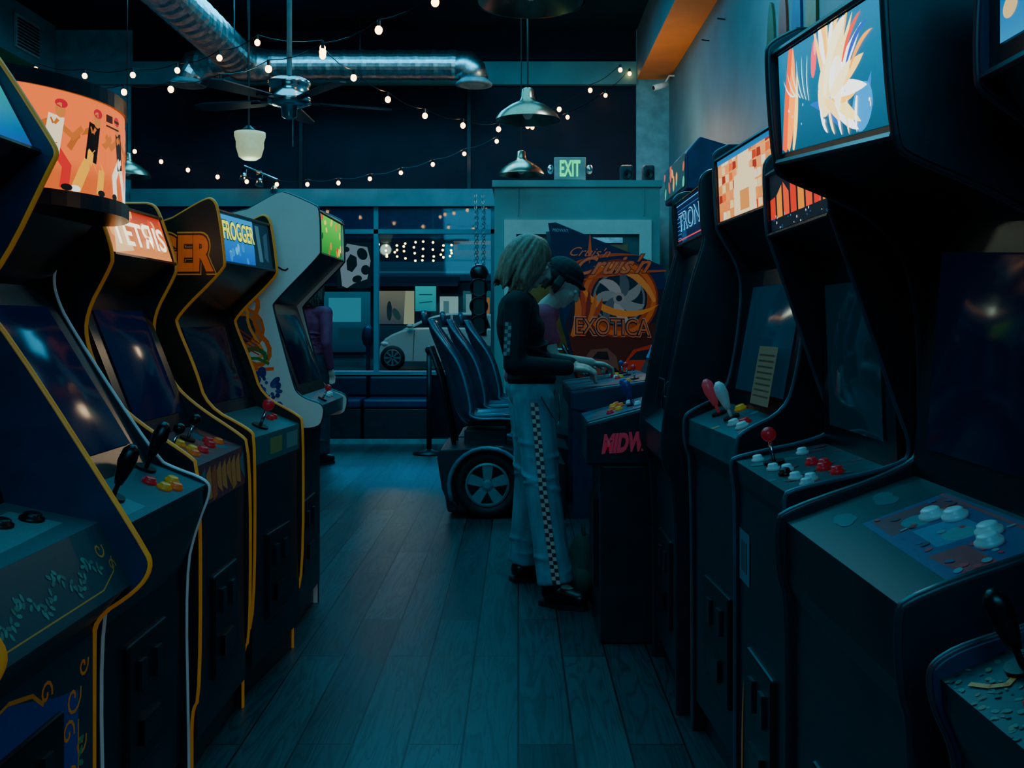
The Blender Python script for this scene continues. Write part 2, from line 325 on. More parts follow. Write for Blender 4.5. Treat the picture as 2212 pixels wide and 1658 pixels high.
# L1
r,I=cabinet('nearest left arcade cabinet with yellow edging and scrollwork on a green front',True,1.45,.6,.9,2.03,
 [(195,1420),(197,1335),(290,1275),(322,1228),(310,1190),(0,705),(-70,640),(0,570),(105,352),(117,330),(105,305),(0,140),(-50,75)],
 dict(ft=(200,1345),lb=(283,1262),lt=(213,1128),cr=(10,1085),st=(-140,560),mb=(78,330),mt=(-22,140)),side=navy,front=mat('dark_green_panel','1a4650',.4),ctl=mat('dusty_teal_panel','2a5c66',.35),
 marq=mq(grad('0848a0','20a890'),blobs(14,['a8d010','109050','082860','e0d040'],.08,.2)+[('f',.1,.2,.6,1.2,-1.2,.06,'d8e030'),('f',.4,.2,.9,.9,-1.4,.05,'30c070'),('f',.6,.8,-.6,.8,.9,.04,'e8e060')]),coin=True)
(o,ux,uy,n),l=I['lip']; w=.56
def scroll(cx,cy,s,k=1,asp=1.0): return [(cx+s*(.2+.8*t/12)*cos(k*t*.55)/asp,cy+s*(.2+.8*t/12)*sin(k*t*.55)) for t in range(13)]
a_=w/l
sh=[('l',[(0,.14),(.8,.14),(.93,.3),(.96,.5)],.02,'c89838'),('l',scroll(.9,.66,.14,1,a_),.03,'c89838'),('l',scroll(.94,.38,.1,-1,a_),.025,'b08a2a')]
for i in range(26):
    u=.04+.82*i/26+.02*R(); v=.4+.14*sin(i*.9)+.1*R()
    for k in range(3): sh.append(('e',u+.014*cos(k*2.1+i),v+.06*sin(k*2.1+i),.055,.028,k*1.05+i,['2f8a80','2a7a70','3a9488'][k]))
art(r,'apron_print',plane_fn(o+ux*.02,ux,uy,w,l,.0005),a_,'174550',sh,PRINT)
(o,ux,uy,n),l=I['f']; h_=l-.04; a_=w/h_
sh=[('p',[(.0,.0),(.88,0),(.88,.82),(.7,.86),(.4,.96),(.0,.9)],'1c48a0'),('p',[(.5,0),(.74,0),(.74,.55),(.5,.55)],'0a1018'),
 ('l',[(.88,0),(.88,.7)],.012,'d89828'),('l',[(.4,.965),(.55,.93),(.62,.87)],.016,'d89828'),('l',[(.0,.9),(.4,.965)],.012,'d89828')]
for cx,cy,s,k in ((.84,.8,.07,1),(.8,.68,.055,-1),(.9,.6,.05,1),(.82,.5,.05,-1),(.64,.9,.05,-1),(.92,.9,.045,1),(.86,.38,.04,1)): sh.append(('l',scroll(cx,cy,s,k,a_),.013,'e0a02e'))
for i in range(14): sh.append(('e',.93-.05*R(),.03+.045*i,.025,.012,R()*3,'2a9a68'))
art(r,'front_print',plane_fn(o+ux*.02+uy*.02,ux,uy,w,h_,.0005),a_,'103848',sh,PRINT)
ctlart(r,I,'2a5c66',[('p',[(.45,.2),(.9,.25),(.9,.8),(.45,.75)],'5a8a90'),('e',.3,.5,.2,.2,0,'0a1a20')]); 
for u,v in ((.5,.1),(.42,.12)): button(r,I['c'][0],u,v,blkp,.018)
# L2
P2=dict(ft=(400,1225),lb=(447,1090),lt=(452,1042),cr=(335,995),st=(105,620),mb=(235,458),mt=(235,270))
r,I=cabinet('black arcade cabinet with pale edging and a bulging curved orange lit sign on top',True,2.09,.56,.9,2.66,
 [(412,1600),(405,1230),(430,1130),(460,1057),(450,1033),(380,1008),(345,990),(155,700),(128,640),(122,600),(132,560),(175,500),(240,466),(250,440),(245,290),(235,262)],P2,mold=whm,msize=.0055,glass=scrb,marquee=False,ctl=mat('slate_control','1c3a46',.35))
def cyl(u,v,k,z0=1.545,z1=1.765):
    y=.0+.56*u; d=1.085-.115*(1-(2*u-1)**2)**.8 - .0003*k
    return V((.9-d,y,z0+(z1-z0)*v))
def player(cx,fl,shirt,pants,s=1):
    f=lambda x,y:(cx+fl*x*.42*s,y)
    return [('l',[f(0,.42),f(-.12,.22),f(-.2,.05)],.13*s,pants),('l',[f(.03,.42),f(.17,.25),f(.14,.05)],.12*s,pants),('l',[f(0,.4),f(.05,.7)],.19*s,shirt),('l',[f(.05,.68),f(.25,.56),f(.36,.66)],.07*s,'b86020'),('l',[f(0,.68),f(-.2,.58),f(-.28,.45)],.07*s,'a85820'),('e',cx+fl*.04*s,.8,.065*s,.085*s,0,'c07030'),('e',cx+fl*.045*s,.87,.08*s,.05*s,0,'b01028'),('e',cx-fl*.09*s,.04,.07,.035,0,'f0f0e0'),('e',cx+fl*.07*s,.04,.07,.035,0,'101010')]
sh=player(.34,1,'100808','e8a020')+player(.6,-1,'101018','f2e8d0')+player(.78,1,'8a1028','e8d8e8',.9)+player(.9,-1,'b02050','1850a0',.85)+player(.14,1,'e8d8b0','c02020',.9)
sh+=[('p',[(.44,.82),(.5,.82),(.5,.9),(.44,.9)],'301410'),('l',[(.52,.86),(.57,.86)],.03,'301410'),('l',[(.44,.78),(.57,.78)],.02,'301410')]
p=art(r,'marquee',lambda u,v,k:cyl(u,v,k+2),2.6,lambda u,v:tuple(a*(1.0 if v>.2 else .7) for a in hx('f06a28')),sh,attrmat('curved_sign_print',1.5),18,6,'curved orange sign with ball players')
def arcpoly(z0,z1,gr=.0):
    bm=newbm(); pts=[(cyl(i/16,0,0).x+gr,cyl(i/16,0,0).y) for i in range(17)]; pts+=[(-.5,.56),(-.5,0)]
    return prism(bm,pts,lambda q,t:V((q[0],q[1],t)),z0,z1)
ob('sign_cap',arcpoly(1.765,1.80,.008),blackg,r); ob('sign_base',arcpoly(1.51,1.545,.012),blackg,r); ob('sign_housing',arcpoly(1.54,1.77,-.02),black,r)
fc,l=I['c']; ctlart(r,I,'1c4250',[('p',[(.1,.15),(.3,.15),(.3,.85),(.1,.85)],'50707a')])
for i,(u,v) in enumerate(((.36,.05),(.4,.035),(.44,.06),(.36,.09))): button(r,fc,u,v,[yelp,orp,yelp,redp][i])
joystick(r,fc,.14,.09,blkp,'bat',1.15); joystick(r,fc,.46,.14,blkp,'bat',1.15,(.15,0))
# L3
r,I=cabinet('arcade cabinet with yellow edging and orange block-letter sign, third in left row',True,2.73,.53,.9,3.26,
 [(525,1500),(525,1400),(541,1375),(541,958),(515,935),(430,880),(375,830),(335,740),(333,680),(375,602),(385,575),(352,480),(338,447),(320,442)],
 dict(ft=(534,1040),lt=(528,962),cr=(420,918),st=(312,640),mb=(379,572),mt=(346,470)),glass=scrb,
 marq=mq(grad('f09048','b01808'),blobs(8,['ffb060','e04818'],.1,.2)+[('p',[(.05,0),(.2,.9),(.3,.95),(.35,.1)],'ffd090')],LIT,'TETЯIS',t_cream,(.06,.18,.88,.55)))
ctlart(r,I,'4a2a30',[('p',[(i*.14,.1+.3*R()),(i*.14+.12,.1),(i*.14+.12,.9),(i*.14,.7)],random.choice(['8a3a28','2a5060','a05030'])) for i in range(7)])
(o,ux,uy,n),l=I['lip']; art(r,'lip_print',plane_fn(o+ux*.02,ux,uy,.49,l,.001),.49/l,'5a3440',[('p',[(i*.1,.6*R()),(i*.1+.09,.1),(i*.1+.09,.9),(i*.1,.7)],random.choice(['a85a30','c08040','40707a','803038'])) for i in range(10)],PRINT)
fc,l=I['c']
for u,v,m in ((.16,.05,orp),(.2,.07,yelp),(.24,.05,redp),(.34,.06,redp),(.38,.08,redp),(.42,.06,orp),(.2,.11,yelp)): button(r,fc,u,v,m)
joystick(r,fc,.1,.1,blkp,'ball'); joystick(r,fc,.3,.12,blkp,'ball')
# L4
fr_marq=mq(grad('0050b8','0890d0'),[('p',[(.62,.0),(1,0),(1,1),(.66,1)],'0a2030'),('p',[(.72,.1),(.8,.1),(.78,.9),(.7,.9)],'305868'),('p',[(.84,.2),(.92,.1),(.95,.8),(.86,.7)],'203c50')]+blobs(8,['1080d0','40b0e8'],.05,.12,(0,.6),(0,.4)),LIT,'FROGGER',t_lime,(.03,.45,.6,.38),under=emc('dark_green_letters','104018',.3))
r,I=cabinet('arcade cabinet with huge orange letters on its side and a blue lit sign',True,3.32,.54,.9,3.32,
 [(520,1400),(520,1375),(546,1345),(548,945),(535,928),(440,880),(415,800),(373,705),(370,682),(478,580),(480,560),(465,450),(455,430),(440,428),(365,470)],
 dict(ft=(540,1010),lt=(540,948),cr=(432,905),st=(352,680),mb=(474,566),mt=(458,447)),ctl=teal,rot=radians(-5.5),marq=fr_marq,dback=1.55,side=mat('dark_brown_panel','3a2818',.45,em=.01),ztop=1.48)
for g_,m_,of,bd in ((.012,t_yel,.0005,.09),(.007,t_br,.0015,.08),(0,t_or,.0025,.05)):
    text(r,'FROGGER',(-.60,0,1.425),(1,0,0),(0,0,1),.48,.125,m_,bold=bd,off=of,grow=g_,name='lettering')
fc,l=I['c']; joystick(r,fc,.22,.05,redp,'ball',1.25); ctlart(r,I,'2f5a62',[('p',[(.75,.1),(.95,.1),(.95,.6),(.75,.6)],'3f7078')])
for u in (.4,.44): button(r,fc,u,.08,redp,.012)
(o,ux,uy,n),l=I['lip']; art(r,'lip_print',plane_fn(o+ux*.02,ux,uy,.5,l,.001),.5/l,'24606a',[('p',[(.35,.2),(.6,.2),(.6,.8),(.35,.8)],'6a8a50'),('p',[(.7,.2),(.95,.2),(.95,.8),(.7,.8)],'5a8a90')],PRINT)
# L5
r,I=cabinet('off-white sided arcade cabinet with green lit sign at the far end of left row',True,3.93,.56,.9,3.93,
 [(626,1380),(626,945),(640,925),(688,922),(697,900),(697,874),(660,863),(640,850),(632,833),(587,664),(590,652),(690,550),(691,540),(689,452),(680,443),(616,415),(600,415),(535,452)],
 dict(ft=(632,928),lb=(688,908),lt=(689,878),cr=(646,856),st=(575,655),mb=(684,545),mt=(683,450)),side=white,mold=blm,dback=1.55,ctl=teal,ztop=1.6,msize=.006,
 marq=mq(grad('108028','40d040'),blobs(18,['e03020','f0e040','105020','f08020'],.06,.16),LIT))
Yn=3.93; lp=lambda px,py:((D_-abs(px-CX)*Yn/F+.5)/.52,(Z(py,Yn)-.7)/.8)
D_=.9
ln=lambda pts,w_,c:('l',[lp(*q) for q in chaikin(pts,1)],w_,c)
c0=lp(522,712)
sh=[('e',c0[0],c0[1],.115,.115,0,'c86a20'),('e',c0[0],c0[1],.1,.1,0,'7a8a80'),('e',c0[0],c0[1],.085,.085,0,'c87828'),('e',c0[0],c0[1],.07,.07,0,'203c50'),
 ln([(505,640),(530,650),(548,640),(560,655),(548,690),(560,720),(582,745),(582,775),(560,790),(535,780)],.022,'c87424'),
 ln([(512,655),(535,665),(535,700),(555,735),(570,760),(560,775)],.014,'d8a040'),
 ln([(520,770),(545,750),(570,760),(575,775)],.022,'20804a'),ln([(525,785),(550,770),(580,785)],.015,'2a8a4a'),
 ln([(500,800),(530,790),(560,798),(590,796)],.016,'d07024')]
for k in range(4): sh.append(ln([(500,700+12*k),(530,720+10*k),(560,742+8*k)],.006,'a84018'))
for i in range(44):
    t=R(); px=545+75*R()*(.6+.4*t); py=800+85*t; q=lp(px,py); sh.append(('e',q[0],q[1],.008+.018*R(),.008+.013*R(),R()*3,random.choice(['2a50a8','20388a','3660b0'])))
sh+=[ln([(606,520),(616,500),(620,515),(617,535),(600,553),(590,550)],.008,'101418'),ln([(598,575),(615,585),(622,580)],.008,'101418')]
art(r,'side_print',lambda u,v,k:V((-.5+.52*u,-.0006-.0002*k,.7+.8*v)),.52/.8,None,sh,attrmat('side_art_print',.12))  # side art glows slightly to keep its colours under teal lamps
joystick(r,I['c'][0],.2,.03,redp,'ball',.8)
for u in (.35,.4): button(r,I['c'][0],u,.04,whp,.012)

# R0
r,I=cabinet('nearest right arcade cabinet, mottled stone-pattern control panel with reddish edging',False,1.16,.55,.55,1.18,
 [(2040,1700),(2040,1600),(1992,1500),(1985,1440),(1995,1412),(2060,1375),(2250,1320),(2285,1250),(2270,700),(2230,350),(2205,285),(2097,212),(2085,190),(2085,50),(2100,-80)],
 dict(ft=(2045,1600),lb=(2005,1500),lt=(2000,1440),cr=(2260,1330),st=(2300,400),mb=(2102,185),mt=(2102,-70)),dback=1.2,side=navy,mold=mat('maroon_molding','6a3840',.35),msize=.005,
 marq=mq(grad('1888c0','0850a0'),blobs(12,['e0c080','40b8e0','f08a40'],.1,.22,(0,1),(.3,1)),LIT,mg=.03))
ctlart(r,I,'14343a',blobs(520,['2c6058','173c44','47603e','0a2026','58482e','346a60'],.01,.035)+[('l',[(.08,.12),(.12,.2),(.14,.3),(.12,.4)],.05,'c88a30')],m=PRINT)
joystick(r,I['c'][0],.075,.075,blkp,'bat',.85)
for u,v,m in ((.15,.05,redp),(.19,.08,redp),(.24,.05,blkp)): button(r,I['c'][0],u,v,m,.011)
# RB
burst=[('f',.62,.1,2.6,.9,.5,.05,'0a50a0'),('f',.75,.15,.3,.5,.8,.06,'0060b0'),('e',.8,.2,.25,.18,.4,'0078b8')]
burst+=[('f',.03,.0,1.0,1.2,.55,.16,'d84408'),('f',.08,.02,1.05,1.05,.5,.11,'ff8a18'),('f',.14,.0,1.1,.8,.4,.06,'ffd060'),('e',.40,.78,.08,.18,-.35,'e83050'),('e',.42,.9,.04,.1,-.3,'ff8080')]
for i in range(15):
    a=-.6+i*.19; burst.append(('f',.52,.42,a,.65+.4*R(),.5*(R()-.3),.045+.035*R(),['ffffff','ffe880','ffb840','ffffff','ffd060'][i%5]))
burst+=[('e',.5,.45,.2,.24,-.5,'ffe8a0'),('e',.62,.5,.2,.14,.9,'ffffff'),('f',.5,.4,1.0,.85,-.5,.14,'fff4c0'),('f',.52,.36,.7,.75,.3,.12,'ffe090'),('e',.6,.52,.2,.16,.6,'ffffff')]
burst+=[('f',.66,.62,.9,.6,-.7,.03,'e03010'),('f',.69,.58,.8,.6,-.7,.03,'1840a0'),('f',.72,.54,.7,.6,-.7,.025,'f09020')]
for i in range(6): burst.append(('f',.34-.03*i,.42+.02*i,2.0+.22*i,.45,-1.0,.01,'b8ffff'))
for i in range(5): burst.append(('f',.45+.08*i,.3,-1.2-.2*i,.3,.7,.03,['ffffff','ffe8a0'][i%2]))
burst+=[('e',.62,.45,.1,.25,-.2,'fff8d8'),('f',.55,.4,.2,.6,.4,.07,'fff0b0'),('f',.5,.35,-.3,.45,-.5,.05,'ffd880')]
burst+=blobs(12,['ffffff','fff0c0','60d0f0'],.008,.022,(.1,.9),(.05,.5))
r,I=cabinet('large near-right black arcade cabinet with blazing white and orange firebird sign',False,1.84,.6,.55,1.84,
 [(1700,1700),(1700,1290),(1682,1240),(1678,1130),(1690,1103),(1960,1012),(1990,960),(1978,600),(1900,480),(1800,425),(1692,382),(1672,362),(1655,120),(1664,98),(1720,70)],
 dict(ft=(1708,1290),lb=(1692,1240),lt=(1692,1122),cr=(1962,1022),st=(2005,480),mb=(1682,352),mt=(1672,112)),dback=1.25,mold=blm,skew=.06,
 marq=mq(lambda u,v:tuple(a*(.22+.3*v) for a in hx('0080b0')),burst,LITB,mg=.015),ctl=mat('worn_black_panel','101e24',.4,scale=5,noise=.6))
sh=[('p',[(.3,.35),(.98,.3),(.98,.98),(.3,.95)],'124078'),('p',[(.32,.4),(.5,.38),(.5,.9),(.33,.9)],'6a2030'),('p',[(.52,.5),(.7,.48),(.72,.8),(.54,.8)],'307aa0'),('p',[(.74,.38),(.96,.4),(.95,.6),(.75,.6)],'8a2a30'),('l',[(.3,.92),(.98,.92)],.03,'8a3038'),('e',.45,.6,.12,.1,0,'50808a'),('e',.66,.66,.12,.1,0,'6a929a')]
sh+=[('e',.1+.012*i,.65+.03*sin(i),.05,.09,1.2,'24505a') for i in range(8)]+[('e',.17+.012*i,.3+.03*sin(i*2),.05,.08,1.4,'24505a') for i in range(7)]
ctlart(r,I,'0a161c',sh+blobs(34,['7a98a0','2a5080','50303a','b03038'],.015,.04,(.32,.95),(.4,.9)))
for u,v in ((.28,.17),(.32,.19),(.43,.19),(.47,.17)): button(r,I['c'][0],u,v,whp,.015)
finish(r,I)
# R2
r,I=cabinet('arcade cabinet with red and yellow barred sign and six-button panel with red ball stick',False,2.4,.5,.55,1.9,
 [(1710,1650),(1710,1160),(1703,1125),(1698,1078),(1708,1060),(1955,1010),(1975,965),(1942,880),(1805,475),(1795,452),(1788,300),(1792,250),(1850,225)],
 dict(ft=(1718,1140),lb=(1712,1120),lt=(1708,1070),cr=(1948,1022),st=(1930,540),mb=(1806,460),mt=(1798,290)),dback=1.3,mold=blum,msize=.006,glass=mat('reflective_screen','06202c',.08,em=.09,emc='0c4a60'),  # teal emission paints a reflection into this glass
 marq=mq('0a1420',[('p',[(i*.13,.2),(i*.13+.1,.2),(i*.13+.1,.55+.4*R()),(i*.13,.5+.4*R())],['e02808','f08810','f04818'][i%3]) for i in range(8)]+blobs(26,['30a0c0','f0f0ff','2060a0'],.01,.03,(0,1),(0,.25)),LIT))
fc,l=I['c']; ctlart(r,I,'16343c',blobs(22,['2a5a60','582838','1c4a58'],.05,.12))
joystick(r,fc,.15,.06,redp,'ball',1.0)
for u,v,m in ((.22,.04,whp),(.26,.06,whp),(.3,.045,blkp),(.24,.12,redp),(.28,.135,redp),(.32,.12,redp),(.36,.05,whp),(.4,.07,whp),(.44,.05,whp),(.08,.04,whp),(.1,.14,whp),(.38,.13,redp)): button(r,fc,u,v,m,.011)
(o,ux,uy,n),l=I['f']; art(r,'front_print',plane_fn(o+ux*.03+uy*(l*.72),ux,uy,.1,.12,.002),1,'3a7088',[('p',[(.2+i*.22,.2),(.32+i*.22,.2),(.32+i*.22,.8),(.2+i*.22,.8)],'102838') for i in range(3)],PRINT)
art(r,'front_flames',plane_fn(o+ux*.03,ux,uy,.42,l*.5,.002),1,None,[('f',.06+.12*i,.02,1.4+.2*R(),.6+.3*R(),.6*(R()-.5),.02,'c08028') for i in range(8)],PRINT)
# R3
sh=[]
for i in range(14):
    for j in range(7):
        if R()<.8: sh.append(('p',[(i*.072+.004,j*.143),(i*.072+.074,j*.143+.02*R()),(i*.072+.07,j*.143+.12),(i*.072+.01,j*.143+.13)],random.choice(['ffd890','ff9848','f06020','c83810','ffecc0','e89040','a02818'])))
sh+=[('p',[(.3,.0),(.7,.0),(.68,.6),(.6,.62),(.6,.9),(.4,.9),(.4,.62),(.32,.6)],'ffe8b0'),('p',[(.42,.05),(.58,.05),(.58,.35),(.42,.35)],'e09040'),('p',[(.0,.9),(1,.9),(1,1),(0,1)],'1070b0')]
r,I=cabinet('arcade cabinet with a patchwork sign, pink and white bat joysticks on its panel',False,3.08,.6,.55,3.1,
 [(1492,1560),(1490,995),(1475,958),(1473,905),(1482,887),(1560,852),(1582,780),(1600,640),(1592,575),(1550,508),(1543,490),(1537,345),(1541,332),(1570,318)],
 dict(ft=(1496,990),lb=(1482,955),lt=(1482,903),cr=(1568,868),st=(1618,590),mb=(1550,488),mt=(1544,347)),dback=1.35,mold=blum,msize=.006,rot=radians(3.5),
 marq=mq(grad('f07830','ffb060'),sh,LIT),glass=mat('teal_screen','06303c',.1,em=.1,emc='0c5a80'),ctl=mat('green_control','24545c',.35))
pk=mat('pink_plastic','d04858',.35,em=.08)
fc,l=I['c']; joystick(r,fc,.14,.07,pk,'bat',1.0,(-.1,0)); joystick(r,fc,.27,.07,whp,'bat',1.0); ctlart(r,I,'1c4c56',blobs(14,['2a7078','805030','103038','a07838'],.05,.15))
for u,v,m in ((.36,.05,whp),(.4,.07,redp),(.2,.12,yelp),(.44,.05,whp)): button(r,fc,u,v,m)
(o,ux,uy,n),l=I['s']; art(r,'instruction_card',plane_fn(o+ux*.33+uy*.02,ux,uy,.16,.16,.03),1,'8a8060',[('l',[(.1,.15+.1*i),(.9,.15+.1*i)],.03,'4a4630') for i in range(8)],PRINT)
# R4
sh=[('l',[(0,.12+.1*i),(.12+.03*i,.12+.1*i),(.2+.03*i,.02)],.02,'2080c0') for i in range(6)]+[('l',[(0,.93),(1,.93)],.02,'40b0f0'),('l',[(0,.07),(1,.07)],.03,'d04050'),('l',[(.02,.8),(.98,.8)],.012,'2070c0')]
r,I=cabinet('slim black arcade cabinet with dark blue neon-lettered sign, beside the played machine',False,3.76,.58,.55,3.76,
 [(1412,1400),(1410,995),(1386,962),(1383,890),(1432,640),(1463,548),(1459,530),(1452,442),(1461,424),(1480,418)],
 dict(ft=(1416,990),lb=(1392,958),lt=(1390,905),cr=(1425,880),st=(1478,560),mb=(1465,533),mt=(1460,440)),dback=1.35,mold=blm,
 marq=mq('04143a',sh,LIT,'TRON',emc('dark_blue_letters','061840',.6),(.1,.28,.78,.42),0,-.01,under=t_cyan),glass=scr)
(o,ux,uy,n),l=I['s']
art(r,'bezel_print',plane_fn(o+ux*.02,ux,uy,.54,l,.027),.54/l,None,[('l',[(.04,.03),(.04,.97)],.008,'2a5a78'),('l',[(.96,.03),(.96,.97)],.008,'2a5a78'),('l',[(.04,.2),(.3,.2),(.4,.1),(.6,.1),(.7,.2),(.96,.2)],.008,'2a5a78'),('l',[(.5+.2*cos(t*.5),.1+.1*sin(t*.5)) for t in range(14)],.006,'2a5a78')],PRINT)
# R5: four-player with near wing
r=thing('arcade_cabinet','wide black arcade cabinet with red maker lettering on its near end','arcade machine',(.3,3.87,0),0,'upright arcade cabinets in the right row')
wing=[(-.035,.70),(-.035,.865),(.3,.955),(.3,.70)]
ob('control_box',prism(newbm(),wing,lambda p,t:V((p[0],t,p[1])),0,.42),black,r,bevel=.012)
text(r,'MIDWAY',(.022,-.002,.745),(1,0,.08),(0,0,1),.25,.078,t_red,shear=.25,bold=.06,off=.003)
ob('cabinet_body',prism(newbm(),[(.02,0),(.02,.70),(.3,.70),(.33,1.0),(.45,1.55),(.42,1.75),(1.0,1.75),(1.0,0)],lambda p,t:V((p[0],t,p[1])),.02,.44),black,r,bevel=.01)
ux=V((0,-1,0)); p0=V((-.03,.4,.868)); uy=V((.335,0,.09)).normalized(); fr=(p0,ux,uy,ux.cross(uy))
art(r,'control_overlay',plane_fn(p0,ux,uy,.38,.33,.001),1.15,'16364e',blobs(16,['24507a','3a3048','1a5060'],.05,.15),PRINT)
for u,v,m in ((.06,.15,orp),(.1,.13,yelp),(.14,.16,orp),(.2,.12,orp),(.26,.14,yelp),(.3,.1,redp),(.12,.2,whp),(.25,.22,whp)): button(r,fr,u,v,m,.012)
joystick(r,fr,.08,.2,blup,'bat',.95); joystick(r,fr,.22,.2,blup,'bat',.95)
ob('coin_door',B((.0,.12,.2),(.02,.34,.55)),darkm,r)
# R6 played machine
r=thing('arcade_cabinet','tall blue-sided arcade cabinet that the two people are playing','arcade machine',(.3,4.38,0),0,'upright arcade cabinets in the right row')
dk=[(-.07,.87),(-.07,.955),(.32,1.01),(.32,.80)]
ob('control_box',prism(newbm(),dk,lambda p,t:V((p[0],t,p[1])),.0,.84),navy,r,bevel=.012)
ob('cabinet_body',prism(newbm(),[(.12,0),(.12,.85),(.3,.95),(.36,1.06),(.5,1.4),(.5,1.86),(1.05,1.86),(1.05,0)],lambda p,t:V((p[0],t,p[1])),.06,.8),black,r,bevel=.008)
ob('sign_housing',prism(newbm(),[(.46,1.86),(.46,2.03),(.52,2.1),(1.02,1.95),(1.05,1.86)],lambda p,t:V((p[0],t,p[1])),.12,.78),mat('blue_laminate','1c3c70',.4),r,bevel=.008)
art(r,'marquee',lambda u,v,k:V((.455-.0003*k,.76-.62*u,1.88+.15*v)),4,'14404a',blobs(16,['e05040','40c0a0','f0a050','204060'],.1,.25),LIT)
art(r,'screen',lambda u,v,k:V((.362+.135*v-.006-.0003*k,.74-.6*u,1.08+.3*v)),1.6,grad('2060a0','205070'),blobs(14,['70a0c0','c05040','40a0b0'],.05,.15),LITD)
ux=V((0,-1,0)); p0=V((-.066,.82,.957)); uy=V((.39,0,.055)).normalized(); fr=(p0,ux,uy,ux.cross(uy))
art(r,'control_overlay',plane_fn(p0,ux,uy,.8,.385,.001),2.1,'14304a',blobs(20,['24507a','703040','1a5060'],.05,.12),PRINT)
for u0 in (.12,.34,.66):
    joystick(r,fr,u0,.3,[blup,redp,blup][int(u0*3)%3],'ball',.8)
    for a,b,m in ((.05,.24,whp),(.09,.26,yelp),(.13,.24,redp)): button(r,fr,min(u0+a,.78),b,m,.011)
# ---------- driving machines
vin=mat('blue_black_vinyl','1c4058',.25); pipe=mat('pale_seat_edge','547f94',.3)
def drive(Y,label,artwork,dx=0):
    r=thing('driving_cabinet',label,'arcade machine',(dx,Y,0),0,'sit-down driving machines with bucket seats')
    XZ=lambda p,t:V((p[0],t,p[1]))
    wc=(-.2,.22)
    base=[(-.46,.13),(-.49,.2),(-.52,.4),(-.5,.45),(-.1,.47),(.05,.42),(.3,.36),(.3,.03)]+[(wc[0]+.235*cos(a),wc[1]+.225*sin(a)) for a in [pi*(-.28+1.5*i/20) for i in range(21)]]
    # car-like flank cut out round the wheel, solid block behind
    ob('seat_base',prism(newbm(),[(-.46,.03),(-.52,.4),(-.5,.45),(-.1,.46),(.05,.41),(.3,.35),(.3,.03)],XZ,.05,.62),black,r,bevel=.015)
    ob('car_flank',prism(newbm(),base,XZ,-.05,.05),black,r,bevel=.008)
    mx=Tr(wc[0],.0,wc[1])@M.Rotation(pi/2,4,'X')
    ob('wheel_arch',T([(wc[0]+.245*cos(a),-.05,wc[1]+.24*sin(a)) for a in [pi*(-.02+1.15*i/16) for i in range(17)]],.014,8),mat('fender_plastic','4a7488',.25),r,True)
    ty=ob('tyre',lathe(newbm(),[(.14,.0),(.14,-.02),(.15,.02),(.2,.02),(.21,.005),(.21,-.05),(.14,-.05)],mx,32,False),rubber,r,True)
    bm=lathe(newbm(),[(.142,-.02),(.142,.02),(.13,.026),(.124,.005),(.124,-.02)],mx,32,False)
    for k in range(5):
        a=2*pi*k/5+.3; c,s=cos(a),sin(a); q=lambda rr,ww:[V((rr*c-ww*s,rr*s+ww*c,0)),V((rr*c+ww*s,rr*s-ww*c,0))]
        P=q(.02,.024)+q(.13,.036)[::-1]; prism(bm,P,lambda p,t:mx@V((p.x,p.y,t)),-.01,.02)
    lathe(bm,[(.035,0),(.035,.026),(.02,.032)],mx,16); ob('wheel_rim',bm,silver,ty)
    path=[(.0,.60),(-.1,.585),(-.25,.56),(-.36,.57),(-.42,.64),(-.46,.78),(-.50,.95),(-.55,1.08),(-.6,1.2),(-.62,1.28)]
    wd=[.2,.23,.24,.24,.23,.23,.22,.19,.13,.11]; bol=[.02,.05,.07,.09,.12,.13,.12,.08,.04,.02]
    bm=newbm(); G=[]; yc=.33; ed=[[],[]]
    for i,(x,z) in enumerate(path):
        a=path[max(0,i-1)];b=path[min(len(path)-1,i+1)]; t=V((b[0]-a[0],0,b[1]-a[1])).normalized(); n=V((t.z,0,-t.x)); n=-n if n.z<0 and i<4 else n
        if i>=4: n=V((abs(n.x),0,n.z))
        row=[V((x,yc+wd[i]*s,z))+n*bol[i]*abs(s)**2.2 for s in [j/6-1 for j in range(13)]]; ed[0].append(row[0]); ed[1].append(row[-1])
        G.append([bm.verts.new(q) for q in row])
    for i in range(len(G)-1):
        for j in range(12): bm.faces.new([G[i][j],G[i+1][j],G[i+1][j+1],G[i][j+1]])
    s=ob('bucket_seat',bm,vin,r,True); m=s.modifiers.new('Solidify','SOLIDIFY'); m.thickness=.05; m.offset=-1 ; m=s.modifiers.new('Sub','SUBSURF'); m.levels=1; m.render_levels=1
    for e in ed: ob('seat_edge',T(chaikin([tuple(q) for q in e],2),.008,6),pipe,s,True)
    for dy in (-.05,.05): ob('headrest_loop',T([(-.62,yc+dy-.03,1.24),(-.635,yc+dy-.03,1.3),(-.64,yc+dy,1.33),(-.635,yc+dy+.03,1.3),(-.62,yc+dy+.03,1.24)],.018,8),vin,s,True)
    ob('seat_pedestal',B((-.36,.2,.42),(-.08,.46,.55)),black,r,bevel=.01)
    for y1,y2 in ((.2,.24),(.46,.42)): ob('seat_frame',T([(-.42,y1,.42),(-.52,y1,.9),(-.59,y2,1.1)],.015),darkm,r,True)
    pl=[(.193,1.9),(.24,1.905),(.93,1.62),(.95,1.5),(.95,0),(.35,0),(.35,.75),(.42,.85),(.38,1.0),(.30,1.25)]
    for y in (0,.6): ob('side_panel',prism(newbm(),pl,XZ,y,y+.025),navy,r)
    ob('monitor_housing',prism(newbm(),[(.24,1.86),(.92,1.58),(.92,.02),(.4,.02),(.4,.75),(.6,.95),(.7,1.3),(.3,1.7)],XZ,.025,.6),black,r)
    bm=newbm(); mx2=Tr(.36,.32,.98)@M.Rotation(radians(65),4,'Y')
